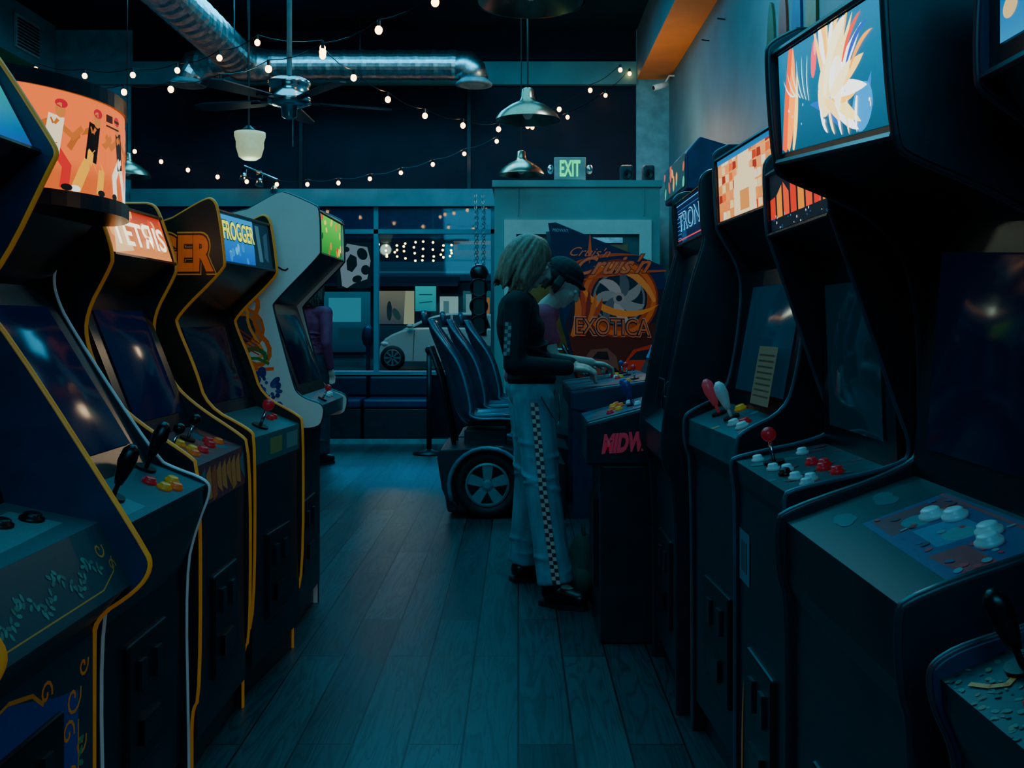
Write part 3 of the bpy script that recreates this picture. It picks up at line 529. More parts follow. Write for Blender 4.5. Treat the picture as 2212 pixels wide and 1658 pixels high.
    tube(bm,[mx2@V((.14*cos(2*pi*k/24),.14*sin(2*pi*k/24),0)) for k in range(25)],.014,8); tube(bm,[mx2@V((-.14,0,0)),mx2@V((.14,0,0))],.012); tube(bm,[mx2@V((0,0,0)),V((.5,.32,.9))],.02)
    ob('steering_wheel',bm,blkp,r,True)
    if artwork:
        def fn(u,v,k): return V((.19+.76*u,-.003-.0006*k,.8+1.1*v))
        cx,cy,asp=.6,.56,.76/1.1
        pan=[((.0),1.0),(.06,1.0),(.97,.75),(1,.64),(1,0),(.26,0),(.3,.05),(.25,.18),(.145,.41)]
        sh=[('p',pan,'102a60'),('p',[(.145,.41),(.2,.52),(.99,.62),(.99,0),(.27,0),(.25,.18)],'241c38'),('p',[(.17,.36),(.99,.42),(.99,.05),(.25,.1)],'4a2018'),
            ('e',cx,cy,.23,.23,0,'8a3410'),('e',cx,cy,.218,.218,0,'d87028'),('e',cx,cy,.19,.19,0,'b04c18'),('e',cx,cy,.165,.165,0,'1a2438'),('e',cx,cy,.152,.152,0,'6a8494'),('e',cx,cy,.14,.14,0,'1c3044')]
        for k in range(7): sh.append(('f',cx,cy,k*2*pi/7,.17,1.5,.03,['8aa4b0','4c6c80','a8bcc4'][k%3]))
        sh+=[('e',cx,cy,.035,.035,0,'98a8b0'),('e',cx,cy,.018,.018,0,'203040'),('f',cx-.3,cy+.05,-.9,.5,1.6,.02,'e89838'),('f',cx+.3,cy-.02,2.0,.45,1.4,.02,'e8a048')]
        sh+=[('f',.2,.34,.5+.16*k,.3,.9,.02,['b04a18','d07828','802c14'][k%3]) for k in range(5)]
        sh+=[('p',[(.6,.08),(.66,.2),(.72,.26),(.92,.3),(.98,.22),(.99,.08)],'b83818'),('p',[(.68,.2),(.75,.25),(.9,.27),(.92,.2)],'1a2434'),('e',.7,.1,.045,.045,0,'101418'),('p',[(.28,.18),(.36,.26),(.5,.27),(.58,.22),(.6,.14),(.3,.1)],'6a5048'),('p',[(.37,.21),(.42,.25),(.5,.25),(.52,.2)],'201c20'),('e',.36,.11,.04,.04,0,'14100e'),('e',.54,.12,.04,.04,0,'14100e')]
        sh+=[('p',[(.335,.83),(.35,.76),(.37,.83),(.355,.95)],'c86a3a'),('f',.2,.76,.35,.4,-.5,.01,'b85a24'),('f',.28,.665,.2,.62,-.25,.008,'b85a24')]
        pr=art(r,'side_print',fn,asp,None,sh,attrmat('cabinet_side_print',.2),label='printed side with orange wheel artwork')
        text(pr,"Cruis'n",(.33,-.012,1.69),(1,0,-.05),(.05,0,1),.26,.06,t_ro,shear=.6,off=.004,bold=.0)
        text(pr,"Cruis'n",(.37,-.012,1.565),(1,0,.03),(0,0,1),.48,.12,t_br,shear=.6,off=.003,bold=.04,grow=.006); text(pr,"Cruis'n",(.37,-.013,1.565),(1,0,.03),(0,0,1),.48,.12,t_ro,shear=.6,off=.005,bold=.015)
        text(pr,'EXOTICA',(.37,-.013,1.19),(1,0,-.03),(0,0,1),.47,.1,mat('pale_red_print','d87858',.5,em=.12),bold=.06,off=.002,grow=.014); text(pr,'EXOTICA',(.37,-.0145,1.19),(1,0,-.03),(0,0,1),.47,.1,mat('dark_print','2a0e12',.5),bold=.05,off=.003,grow=.007); text(pr,'EXOTICA',(.37,-.016,1.19),(1,0,-.03),(0,0,1),.47,.1,t_ro,bold=.0,off=.004)
        text(pr,'MIDWAY',(.22,-.012,1.845),(1,0,-.05),(0,0,1),.1,.02,t_wh,off=.002)
    return r
drive(6.4,'nearest driving machine, blue side with orange wheel artwork and a bucket seat',True)
drive(7.15,'middle driving machine with dark bucket seat, behind the nearest one',False,.07)
drive(7.9,'farthest driving machine with dark bucket seat, toward the window',False,.16)
# ---------- ducts, lamps, lights
def duct():
    r=thing('air_duct','round galvanised spiral ceiling duct running toward the window and turning right','duct',(-2.84,10.2,3.93))
    def spiral(name,pts,rad):
        bm=newbm(); P=[V(p) for p in pts]; out=[];rr=[]
        for a,b in zip(P,P[1:]):
            n=max(1,int((b-a).length/.045))
            for k in range(n): out.append(a+(b-a)*(k/n)); rr.append(rad*(1.05 if len(out)%4==0 else 1))
        out.append(P[-1]); rr.append(rad); tube(bm,out,rr,28); return ob(name,bm,steel,r,False)
    spiral('duct_section',[(0,-7,0),(0,-.1,0)],.18)
    spiral('duct_section',[(.0,.1,0),(2.2,.1,0)],.15)
    spiral('duct_section',[(-.1,-.05,0),(-.5,.1,.0),(-.58,.1,-.15)],.15)
    ob('elbow',T([(2.15,.1,0),(2.3,.1,-.01),(2.36,.1,-.06),(2.38,.1,-.16)],[.15,.155,.15,.15],20),steel,r,True); ob('elbow',T([(0,-.3,0),(0,0,0),(.12,.1,0),(.3,.1,0)],[.18,.19,.18,.15],20),steel,r,True)
    for x,z in ((2.38,-.2),(-.58,-.2)): ob('diffuser',lathe(newbm(),[(.13,.06),(.19,.01),(.19,-.01),(.14,-.015),(.13,.0),(.09,-.01),(.05,-.02),(.03,-.02)],Tr(x,.1,z),28),grey,r,True)
    for y in (-3,-.9):
        for x in (-.185,.185): ob('hanger',T([(x,y,0),(x,y,.57)],.006),darkm,r)
    ob('hanger',T([(1.2,.1,.1),(1.2,.1,.57)],.006),darkm,r)
duct()
def pendant(x,y,zr,D,label,em=0):
    r=thing('pendant_lamp',label,'lamp',(x,y,zr),0,'spun metal dome pendant lamps')
    a=D/2; ob('lamp_shade',lathe(newbm(),[(a,0),(a*.98,.012),(a*.85,.05),(a*.55,.095),(a*.25,.125),(a*.2,.15),(a*.18,.2),(a*.1,.21),(a*.1,.205),(a*.16,.14),(a*.5,.08),(a*.8,.04),(a*.96,0)],n=40,cap=False),alu,r,True)
    ob('cord',T([(0,0,.2),(0,0,4.5-zr)],.005,6),blkp,r); ob('bulb',E((0,0,.05),(.035,.035,.045)),whp if not em else bulbm,r,True); ob('socket',T([(0,0,.09),(0,0,.2)],.02),darkm,r)
pendant(X(1146,4.08),4.08,2.57,.45,'nearest dome pendant lamp, cut off by the top of the photo')
pendant(X(1140,6.45),6.45,2.57,.42,'middle dome pendant lamp hanging above the exit sign')
pendant(X(1126,8.7),8.6,2.54,.4,'small dome pendant lamp just left of the exit sign')
pendant(X(275,8.7),8.7,2.54,.4,'dome pendant lamp behind the curved orange sign on the left')
r=thing('ceiling_fan','chrome ceiling fan on a long rod with dark blades','fan',(X(625,6),6,2.62))
ob('rod',T([(0,0,.05),(0,0,1.88)],.016),grey,r,True)
ob('motor_housing',lathe(newbm(),[(.03,.12),(.1,.105),(.125,.09),(.128,.07),(.118,.06),(.118,-.0),(.128,-.01),(.128,-.04),(.09,-.055),(.05,-.06),(.045,-.12),(.02,-.135)],n=36),chrome,r,True)
ob('pull_chain',T([(.02,0,-.1),(.02,0,-.3)],.003,5),steel,r)
bld=mat('dark_blade','0d2230',.4)
for k in range(5):
    a=2*pi*k/5+.35; mx=M.Rotation(a,4,'Z')@M.Rotation(radians(9),4,'X'); b=newbm()
    prism(b,[(.18,-.045),(.55,-.065),(.62,-.045),(.63,0),(.62,.045),(.55,.065),(.18,.045)],lambda p,t:mx@V((p[0],p[1],t-.03)),-.004,.004); bl=ob('fan_blade',b,bld,r)
    ob('blade_bracket',box(newbm(),(.1,-.015,-.038),(.25,.015,-.024),mx),darkm,bl)
r=thing('pendant_lamp','frosted square glass pendant lamp glowing cream','lamp',(X(540,7.3),7.3,Z(345,7.3)))
ob('glass_shade',lathe(newbm(),[(.05,0),(.08,.02),(.1,.09),(.1,.13),(.112,.17),(.112,.2),(.1,.2)],n=20),mat('frosted_glass','c8d0a8',.4,em=.5,emc='c8d8a0'),r,True)
ob('rod',T([(-.01,0,.2),(-.01,0,4.5-Z(345,7.3))],.008),darkm,r); ob('cap',lathe(newbm(),[(.05,.2),(.05,.22),(.015,.25)],Tr(-.01,0,0)),darkm,r)
r=thing('track_light','small chrome track light with three spot heads above the window','lamp',W(560,378,10.8))
ob('track',T([(-.16,0,.1),(.2,0,-.05)],.014),chrome,r); ob('mount',B((-.03,0,.0),(.03,.16,.05)),chrome,r)
for x,z in ((-.15,.06),(.02,0),(.18,-.08)): ob('spot_head',T([(x,0,z),(x-.02,-.02,z-.12)],[.03,.045],12),chrome,r,True)
def string(pts,label):
    P=[W(*p) for p in pts]; r=thing('string_lights',label,'string lights',P[0],0,'strings of warm globe bulbs under the ceiling'); o=P[0]
    cp=[]
    for a,b in zip(P,P[1:]):
        for k in range(4): t=k/4; cp.append(a.lerp(b,t)-o+V((0,0,.055-.03*sin(pi*t))))
    cp.append(P[-1]-o+V((0,0,.055))); ob('cord',T(cp,.0035,5),blkp,r)
    for p in P:
        c=p-o; b=ob('bulb',E(c,(.021,.021,.024),12),bulbm,r,True); ob('socket',T([c+V((0,0,.018)),c+V((0,0,.055))],.01,8),blkp,b)
string([(1062,-60,4.9),(940,5,5.1),(818,65,5.4),(697,113,5.8),(580,149,6.1),(476,178,6.5),(369,193,6.9),(268,199,7.2),(175,198,7.5)],'string of large warm bulbs sweeping from top centre to upper left')
string([(697,104,6.9),(556,92,7.2),(474,125,7.4),(383,152,7.7),(287,162,7.9),(183,164,8.2),(77,150,8.4)],'string of warm bulbs in front of the duct at upper left')
string([(697,120,6.3),(764,168,6.8),(838,215,7.3),(918,250,7.8),(1000,271,8.2),(1077,279,8.6),(1140,272,8.9),(1208,236,9.3),(1275,195,9.7),(1340,151,10.1)],'string of warm bulbs dipping behind the middle dome lamp')
string([(1360,159,10.9),(1308,206,10.85),(1226,253,10.8),(1150,275,10.75),(1073,305,10.7),(1003,332,10.7),(935,355,10.7),(866,373,10.7),(799,386,10.7),(731,395,10.7),(664,398,10.7),(598,398,10.7),(533,392,10.7),(470,382,10.7),(406,367,10.7),(348,349,10.7),(291,327,10.7)],'long sagging string of small warm bulbs along the front wall')
r=thing('exit_sign','grey lit exit sign with two lamp heads on top of the entry box','sign',(X(1231,9.2),9.2,2.56))
ob('sign_body',B((-.145,-.03,.02),(.145,.03,.23)),mat('sign_plastic','8f9c98',.5,em=.015),r,bevel=.006); ob('sign_stand',B((-.03,-.02,0),(.03,.02,.02)),grey,r)
text(r,'EXIT',(-.095,-.031,.05),(1,0,0),(0,0,1),.19,.15,t_green,off=.003,bold=.03)
for s in (-1,1): ob('lamp_head',ell(newbm(),(s*.18,-.01,.12),(.032,.03,.045)),chrome,r,True)
for px,w,l in ((1353,.06,'round-fronted black speaker on the entry box'),(1400,.055,'square black speaker on the entry box near the wall')):
    r=thing('speaker',l,'speaker',(X(px,9.3),9.3,2.56)); ob('speaker_body',B((-w,-.06,0),(w,.06,.17)),mat('speaker_paint','16303c',.5),r,bevel=.02); ob('speaker_cone',lathe(newbm(),[(.045,0),(.045,.01),(.03,.004),(.01,.0)],Tr(0,-.06,.08)@M.Rotation(pi/2,4,'X')),darkm,r,True)
r=thing('security_camera','small white security camera in the corner under the soffit','camera',W(1425,188,10.6)); ob('camera_body',T([(-.07,-.05,-.02),(.08,0,.03)],.03,12),whp,r,True); ob('bracket',T([(.05,0,.03),(.1,.0,.12),(.24,.0,.12)],.01),whp,r); ob('lens',T([(-.075,-.052,-.022),(-.068,-.05,-.02)],.022,12),blkp,r)
tag(ob('light_switch',B((1.63,10.2,1.9),(1.66,10.28,2.02)),whp,bevel=.003),'small white box on the right wall beside the entry','switch')
for i,(yd,m) in enumerate(((6.5,'2a5038'),(6.2,'803828'),(5.9,'2a4a7a'),(5.6,'806030'))):
    o=ob('skateboard_deck',prism(newbm(),[(.1*cos(a),.4*sin(a)) for a in [2*pi*k/20 for k in range(20)]],lambda p,t:V((t,p[0],p[1])),-.008,.008),mat('deck_paint_'+m,m,.4)); o.location=(1.651,yd,2.95)
    tag(o,['green','rust red','blue','tan'][i]+' skateboard deck mounted upright high on the right wall','skateboard','skateboard decks on the right wall')
for px,py in ((1566,42),(1532,88)):
    Yd=1.66*F/(px-CX); o=ob('nail',T([(0,0,0),(-.07,-.03,0)],.006),darkm); o.location=(1.66,Yd,Z(py,Yd)); tag(o,'small nail in the right wall, '+('upper' if py<50 else 'lower')+' of two','nail','nails in the right wall')
for i,(x0,x1) in enumerate(((-3.3,-1.66),(-1.63,-.95))):
    r=thing('bench',['long','short'][i]+' black vinyl bench section under the window','bench',(x0,10.45,0),0,'black benches under the window'); L=x1-x0
    ob('bench_base',B((0,.02,.0),(L,.5,.36)),black,r,bevel=.01); ob('seat_cushion',B((0,0,.37),(L,.5,.46)),mat('dark_vinyl','16305a',.3),r,bevel=.02); ob('back_cushion',B((0,.42,.47),(L,.53,.68)),mat('dark_vinyl','0c2038',.35),r,bevel=.02)
r=thing('stanchion','black post on a round base beside the seats','post',(X(927,9.6),9.6,0)); ob('base',lathe(newbm(),[(.16,0),(.16,.015),(.05,.035),(.03,.05)]),darkm,r,True); ob('post',T([(0,0,.03),(0,0,.98)],.025,12),darkm,r,True); ob('post_top',E((0,0,1.0),(.04,.04,.04)),darkm,r,True)
r=thing('traffic_light','black hanging traffic light silhouette on two chains in front of the window','traffic light',(X(1035,10.8),10.8,Z(725,10.8)))
ob('housing',B((-.08,-.05,0),(.08,.05,.62)),blkp,r,bevel=.02)
for k in range(3): ob('lens_hood',lathe(newbm(),[(.1,0),(.1,.1),(.09,.1),(.09,.0)],Tr(0,-.04,.12+.2*k)@M.Rotation(pi/2,4,'X'),20),blkp,r,True)
ob('top_ball',E((0,0,.68),(.1,.07,.1)),blkp,r,True)
for s in (-1,1):
    bm=newbm()
    for k in range(24): tube(bm,[V((s*.04+.012*cos(a)*(k%2),.012*cos(a)*((k+1)%2),.78+k*.032+.02*sin(a))) for a in [pi*j/4 for j in range(9)]],.004,5)
    ob('chain',bm,steel,r)
# ---------- outdoors
asph=mat('asphalt','12303c',.35,scale=4); struct('ground',B((-30,11.2,-.12),(20,60,-.02)),asph)
tag(ob('sidewalk',B((-30,30.5,-.1),(20,33.9,.1)),mat('concrete','3c5a64',.7,scale=3)),'pale concrete sidewalk across the street','sidewalk')
r=thing('building','storefront building across the street with lit teal shop windows','building',(-4,34,0)); ob('facade',B((-20,0,0),(20,.4,9)),mat('facade_paint','0a3046',.7),r)
def shop(px0,px1,py0,py1,bg,shapes,m=LITD,nm='shop_window'):
    a=W(px0,py1,33.9)-V((-4,34,0)); b=W(px1,py0,33.9)-V((-4,34,0)); w=b.x-a.x;h=b.z-a.z
    art(r,nm,plane_fn(a,V((1,0,0)),V((0,0,1)),w,h,.01),w/h,bg,shapes,m)
shop(700,800,630,760,grad('0a3048','1a6a80'),[('p',[(.1,.5),(.8,.5),(.8,.9),(.1,.9)],'40a0b0'),('p',[(.3,.2),(.9,.2),(.9,.4),(.3,.4)],'1a4050')])
shop(818,895,628,700,grad('4a5058','a08870'),[('e',.3,.4,.08,.3,0,'203038'),('e',.5,.3,.1,.2,.5,'304a48'),('p',[(.7,.0),(1,0),(1,1),(.75,1)],'d0b890')],LITD)
shop(897,942,612,672,grad('20a0a8','40d0c8'),[('l',[(.2,.3),(.8,.35)],.04,'106070'),('l',[(.2,.6),(.8,.6)],.04,'106070')],LITD,'teal_sign')
shop(950,990,640,690,'b8c8c0',[('p',[(.2,.1),(.5,.1),(.5,.8),(.2,.8)],'608080')],LITD)
shop(1000,1064,628,700,grad('103040','306a70'),[('p',[(.1,.1),(.4,.1),(.4,.9),(.1,.9)],'80a0a0'),('p',[(.6,.3),(.9,.3),(.9,.8),(.6,.8)],'d07040')])
shop(980,1068,520,560,grad('203038','704830'),[('p',[(.1,.5),(.9,.5),(.9,.8),(.1,.8)],'103040')],LITD)
shop(818,1064,565,606,grad('0a2c44','0e3c58'),[('p',[(.0,.4),(1,.4),(1,.5),(.0,.5)],'186078')],LITD,'fascia')
shop(818,1064,702,760,grad('081c28','0c3040'),[],LITD,'stall_riser')
text(r,'GARAGE',W(938,614,33.8)-V((-4,34,0)),(-1,0,0),(0,0,1),.95,.22,emc('mirrored_sign_letters','e8c890',1.2),off=-.06)
for i,(a,b) in enumerate(((-9,-5.6),(-5.2,-2))): ob('awning',prism(newbm(),[(0,2.9),(-1.2,2.6),(-1.2,2.5),(0,2.6)],lambda p,t:V((t,p[0],p[1])),a+4,b+4),navy,r)
st=thing('string_lights','cluster of small lights strung across the far side of the street','string lights',(-2.5,22,3),0)
P=[]
for i in range(9):
    for j in range(4): P.append(W(812+i*20+R()*6,524+j*11+5*sin(i+j)+R()*4,22)-V((-2.5,22,3)))
for j in range(4): ob('cord',T([P[i*4+j]+V((0,0,.05)) for i in range(9)],.01,4),blkp,st)
for p in P: ob('bulb',E(p,(.025,.025,.025),8),bulbm,st)
def car():
    r=thing('car','white compact car parked outside the window','car',(-2.1,27,0)); cxp=-2.1
    body=chaikin([(820,783),(818,760),(821,745),(834,727),(880,708),(960,706),(1140,712),(1150,740),(1148,783)],1)
    f=lambda p:(X(p[0],27)-cxp,Z(p[1],27))
    pr=lambda pts,a,b,m,nm,bev=.06:ob(nm,prism(newbm(),[f(p) for p in pts],lambda q,t:V((q[0],t,q[1])),a,b),m,r,bevel=bev)
    wh=mat('white_car_paint','c8ccc0',.25,noise=.03); b=pr(body,0,1.75,wh,'car_body',.05)
    pr(chaikin([(866,712),(925,684),(975,674),(1060,676),(1110,690),(1135,714)],1),.15,1.6,wh,'car_roof',.05)
    pr([(888,709),(930,687),(972,680),(972,710)],.13,.16,blackg,'side_window',0); pr([(978,680),(1050,681),(1060,710),(978,710)],.13,.16,blackg,'side_window',0)
    for px in (895,975,1062): a=f((px,712)); c=f((px-3,778)); ob('door_seam',T([(a[0],-.003,a[1]),(c[0],-.003,c[1])],.008,5),blackg,r)
    for px in (960,1045): a=f((px,722)); ob('door_handle',B((a[0]-.08,-.03,a[1]-.015),(a[0]+.08,.0,a[1]+.015)),silver,r)
    a=f((886,704)); ob('door_mirror',ell(newbm(),(a[0],-.1,a[1]),(.09,.1,.06)),wh,r,True)
    for px in (848,1052):
        c=f((px,766)); mx=Tr(c[0],-.02,.34)@M.Rotation(pi/2,4,'X'); w=ob('wheel',lathe(newbm(),[(.22,.0),(.33,.01),(.34,-.05),(.34,-.2),(.2,-.2)],mx,28),rubber,r,True)
        bm=lathe(newbm(),[(.23,.012),(.21,.02),(.2,.0)],mx,24,False)
        for k in range(8):
            a=2*pi*k/8; prism(bm,[V((.03*cos(a)-.015*sin(a),.03*sin(a)+.015*cos(a),0)),V((.21*cos(a)-.03*sin(a),.21*sin(a)+.03*cos(a),0)),V((.21*cos(a)+.03*sin(a),.21*sin(a)-.03*cos(a),0)),V((.03*cos(a)+.015*sin(a),.03*sin(a)-.015*cos(a),0))],lambda p,t:mx@V((p.x,p.y,t)),.0,.02)
        ob('hubcap',bm,silver,w)
    a=f((826,742)); ob('headlight',ell(newbm(),(a[0]+.06,.06,a[1]),(.12,.1,.07)),whp,r,True)
car()
r=thing('parking_meter','dark parking meter on the sidewalk outside the window','parking meter',(X(795,14),14,0)); ob('pole',T([(0,0,-.02),(0,0,.95)],.03),darkm,r); ob('meter_head',ell(newbm(),(0,0,1.08),(.09,.07,.16)),darkm,r,True)
o=art(None,'banner',lambda u,v,k:V((X(728,10.95)+.37*u,10.95-.0008*k,Z(622,10.95)+.5*v)),.74,'0a1826',[('p',[(.15,.05),(.3,.0),(.5,.1),(.9,.2),(1,.6),(.9,.9),(.5,.95),(.3,.98),(.2,.8),(.1,.4)],'98c0d0'),('e',.75,.75,.11,.14,.5,'0a1018'),('p',[(.3,.4),(.45,.35),(.6,.5),(.58,.68),(.4,.75),(.28,.6)],'0a1018'),('e',.85,.4,.1,.11,0,'0a1018'),('e',.6,.2,.11,.08,.3,'0a1018'),('e',.28,.85,.07,.06,0,'0a1018')],attrmat('banner_print',.3))
tag(o,'black and white cowhide patterned banner hanging in the window','banner')
# ---------- people
def remesh(name,bm,vox,m,parent=None,it=5,loc=None,rz=0):
    me=bpy.data.meshes.new(name); bm.to_mesh(me); bm.free(); o=bpy.data.objects.new(name,me); C.objects.link(o)
    q=o.modifiers.new('r','REMESH'); q.mode='VOXEL'; q.voxel_size=vox; q=o.modifiers.new('s','SMOOTH'); q.iterations=it; q.factor=.5
    bpy.context.view_layer.update(); me2=bpy.data.meshes.new_from_object(o.evaluated_get(bpy.context.evaluated_depsgraph_get())); bpy.data.objects.remove(o)
    for p in me2.polygons: p.use_smooth=True
    me2.materials.clear(); me2.materials.append(m); o=bpy.data.objects.new(name,me2); C.objects.link(o)
    if parent: o.parent=parent
    if loc: o.location=loc; o.rotation_euler=(0,0,rz)
    return o
def cap(bm,a,b,ra,rb):
    a=V(a);b=V(b); tube(bm,[a,a.lerp(b,.33),a.lerp(b,.66),b],[ra,ra+(rb-ra)*.33,ra+(rb-ra)*.66,rb],12); ell(bm,a,(ra,)*3,n=12); ell(bm,b,(rb,)*3,n=12)
def hand(bm,w,d,side,curl=.5,dn=V((0,0,-1))):
    w=V(w); d=V(d).normalized(); s=d.cross(dn).normalized(); dn=s.cross(d).normalized()*(1 if s.cross(d).dot(dn)>0 else -1)
    rot=M((tuple(d)+(0,),tuple(s)+(0,),tuple(dn)+(0,),(0,0,0,1))).transposed(); pc=w+d*.045
    ell(bm,pc,(.048,.038,.015),rot,14)
    for i,L in enumerate((.068,.078,.072,.056)):
        b=w+d*.075+s*((i-1.5)*.0195); m_=b+(d*cos(curl*.5)+dn*sin(curl*.5))*L*.5; e=m_+(d*cos(curl*1.7)+dn*sin(curl*1.7))*L*.5
        cap(bm,b,m_,.0085,.0078); cap(bm,m_,e,.0078,.0065)
    t0=w+d*.02+s*(side*.03); t1=t0+d*.03+s*(side*.022)+dn*.01; t2=t1+d*.03+dn*.012; cap(bm,t0,t1,.011,.0095); cap(bm,t1,t2,.0095,.0075)
def headset(c,pitch):
    mx=Tr(*c)@M.Rotation(radians(pitch),4,'Y'); bm=newbm()
    e=lambda p,r:ell(bm,mx@V(p),r,M.Rotation(radians(pitch),4,'Y'),16)
    e((-.01,0,.03),(.093,.074,.082)); e((.02,0,-.03),(.068,.058,.075)); e((.05,0,-.085),(.026,.026,.02)); e((.076,0,.022),(.014,.045,.01))
    cap(bm,mx@V((.082,0,.01)),mx@V((.1,0,-.028)),.008,.013); e((.09,.01,-.03),(.01,.008,.007)); e((.09,-.01,-.03),(.01,.008,.007))
    e((.078,0,-.05),(.011,.022,.006)); e((.076,0,-.062),(.01,.018,.006)); 
    for s in (-1,1): e((-.01,s*.075,-.01),(.018,.008,.03)); e((.06,s*.035,-.02),(.02,.02,.02))
    return bm,mx
def human(label,loc,rz,J,top,pants,shoe,sleeve,hairf,group=None,fine=.0055,loose=1):
    bm,hm=headset(J['head'],J['pitch'])
    c=J['chest'];p=J['pelvis'];nk=J['neck']
    cap(bm,nk,V(J['head'])+V((-.02,0,-.06)),.05,.045); cap(bm,V(c)+V((0,0,.06)),nk,.085,.05)
    ell(bm,c,(.085,.13,.15)); cap(bm,c,p,.09,.095); ell(bm,p,(.09,.13,.1))
    for s,k in ((-1,'R'),(1,'L')):
        sh,el,wr,hd=[V(J[q+k]) for q in ('sh','el','wr','hd')]
        cap(bm,V(c)+V((0,0,.1)),sh,.06,.045); cap(bm,sh,el,.043,.033); cap(bm,el,wr,.034,.024)
        hand(bm,wr,hd-wr,-s*1.0,J.get('curl',.6))
        hp,kn,an,to=[V(J[q+k]) for q in ('hp','kn','an','to')]
        cap(bm,hp,kn,.075,.05); cap(bm,kn,an,.05,.035); cap(bm,an,to,.032,.022)
    body=remesh('person',bm,fine,skin,None,4,loc,rz); tag(body,label,'person',group)
    tm,pm,sm=top,pants,shoe
    bm=newbm(); ell(bm,V(c)+V((.0,0,.02)),(.105,.155,.16)); cap(bm,c,V(p)+V((0,0,.06)),.104,.108); ell(bm,V(p)+V((0,0,.05)),(.118,.155,.08)); ell(bm,V(c)+V((.045,0,-.0)),(.08,.12,.08)); cap(bm,V(c)+V((0,0,.08)),V(nk)+V((0,0,-.035)),.1,.062)
    for k in 'RL':
        sh,el,wr=[V(J[q+k]) for q in ('sh','el','wr')]; cap(bm,V(c)+V((0,0,.1)),sh,.075,.064); e2=sh.lerp(el,1 if sleeve>1 else sleeve); cap(bm,sh,e2,.062,.049)
        if sleeve>1: cap(bm,el,el.lerp(wr,.93),.049,.036); 
    for i in range(5):
        z=p[2]+.07+.035*i; tube(bm,[V((p[0]+(c[0]-p[0])*i*.12+.108*cos(a),p[1]+(c[1]-p[1])*i*.12+.138*sin(a),z+.012*sin(2*a+i*1.7))) for a in [2*pi*q/20 for q in range(21)]],.007,6)
    remesh('shirt',bm,.008,tm,body,4)
    bm=newbm(); ell(bm,p,(.116,.156,.115))
    for k in 'RL':
        hp,kn,an=[V(J[q+k]) for q in ('hp','kn','an')]; cap(bm,hp,kn,.098*loose,.08*loose); tube(bm,[kn,kn.lerp(an,.3),kn.lerp(an,.6),an+V((0,0,.0))],[.08*loose,.079*loose,.079*loose,.083*loose],14)
        for i in range(9):
            t=.35+.075*i; q=hp.lerp(kn,t); rr=(.087 if t<.8 else .082)*loose
            tube(bm,[q+V((rr*cos(a),rr*sin(a),.018*sin(a+i*2.1))) for a in [i*1.3+pi*.9*u_/8 for u_ in range(9)]],[.002,.005,.007,.008,.008,.008,.007,.005,.002],6)
        for i in range(4):
            q=kn.lerp(an,.62+.11*i); rr=.08*loose; tube(bm,[q+V((rr*cos(a),rr*sin(a),.014*sin(a*1.5+i*2))) for a in [i*1.9+pi*u_/8 for u_ in range(9)]],[.002,.005,.007,.008,.008,.008,.007,.005,.002],6)
    remesh('trousers',bm,.008,pm,body,4)
    for k in 'RL':
        an,to=V(J['an'+k]),V(J['to'+k]); bm=newbm(); d=(to-an); d.z=0; d.normalize(); cap(bm,an+V((0,0,.06)),an-V((0,0,.02)),.048,.046); cap(bm,an-V((0,0,.04))-d*.03,an-V((0,0,.04))+d*.02,.042,.044); cap(bm,an+d*.02-V((0,0,.04)),to+V((0,0,.0)),.044,.036); 
        s=remesh('shoe',bm,.007,sm,body,4)
        b=newbm(); q=[an-d*.07,to+d*.03]; sd=V((-d.y,d.x,0))*.042
        prism(b,[(q[0]+sd*.8),(q[0]-sd*.8),(q[0].lerp(q[1],.6)-sd*1.1),(q[1]-sd*.5),(q[1]+sd*.5),(q[0].lerp(q[1],.6)+sd*1.1)],lambda v,t:V((v.x,v.y,t)),-loc[2]+.001,.022-loc[2]); ob('sole',b,rubber,s)
    bm=newbm(); hairf(bm,hm); return body,hm,bm
denim=mat('light_denim','7a98a6',.8,noise=.3,scale=18,bump=.3,stretch=(1,1,.35)); dden=mat('dark_denim','182838',.8,bump=.3); blk=mat('black_cotton','0c141c',.8,bump=.2); pink=mat('pink_cotton','9a3c58',.8,bump=.2,em=.02); purp=mat('purple_jacket','6a2850',.7,bump=.3,em=.02); leather=mat('black_leather','0c0e12',.3)
blond=mat('blond_hair','8c6c58',.5,noise=.35,scale=30,bump=.2,stretch=(4,4,.35)); brown=mat('brown_hair','3a2a24',.5,noise=.4,scale=30,bump=.25,stretch=(4,4,.35))
def bob(bm,hm):
    Rr=hm.to_quaternion().to_matrix().to_4x4()
    e=lambda p,r:ell(bm,hm@V(p),r,Rr,18)
    e((-.018,0,.038),(.1,.083,.082)); e((-.045,0,-.01),(.082,.086,.09)); e((-.05,0,-.07),(.05,.07,.06))
    rnd=random.Random(3)
    for i in range(90):   # loose hanging locks
        a=radians(38)+rnd.random()*radians(284); ca,sa=cos(a),sin(a); j=rnd.random()*.012; L=-.10-.055*rnd.random()-(.02 if ca<0 else 0); wv_=.008*sin(i*1.7)
        pts=[(-.015+.02*ca,.02*sa,.118),(-.015+.072*ca,.06*sa,.1),(-.018+(.096+j)*ca,(.08+j)*sa,.045),(-.022+(.1+j)*ca+wv_,(.09+j)*sa,-.02),(-.03+(.09+j)*ca,(.094+j)*sa+wv_,-.075),(-.035+(.075+2*j)*ca+.01-wv_,(.088+2*j)*sa,L)]
        q=chaikin(pts,1); tube(bm,[hm@V(z) for z in q],[.007]+[.0105]*(len(q)-3)+[.008,.003],7)
ox,oy=.07,4.64
Lc=lambda x,y,z:(x-ox,y-oy,z)
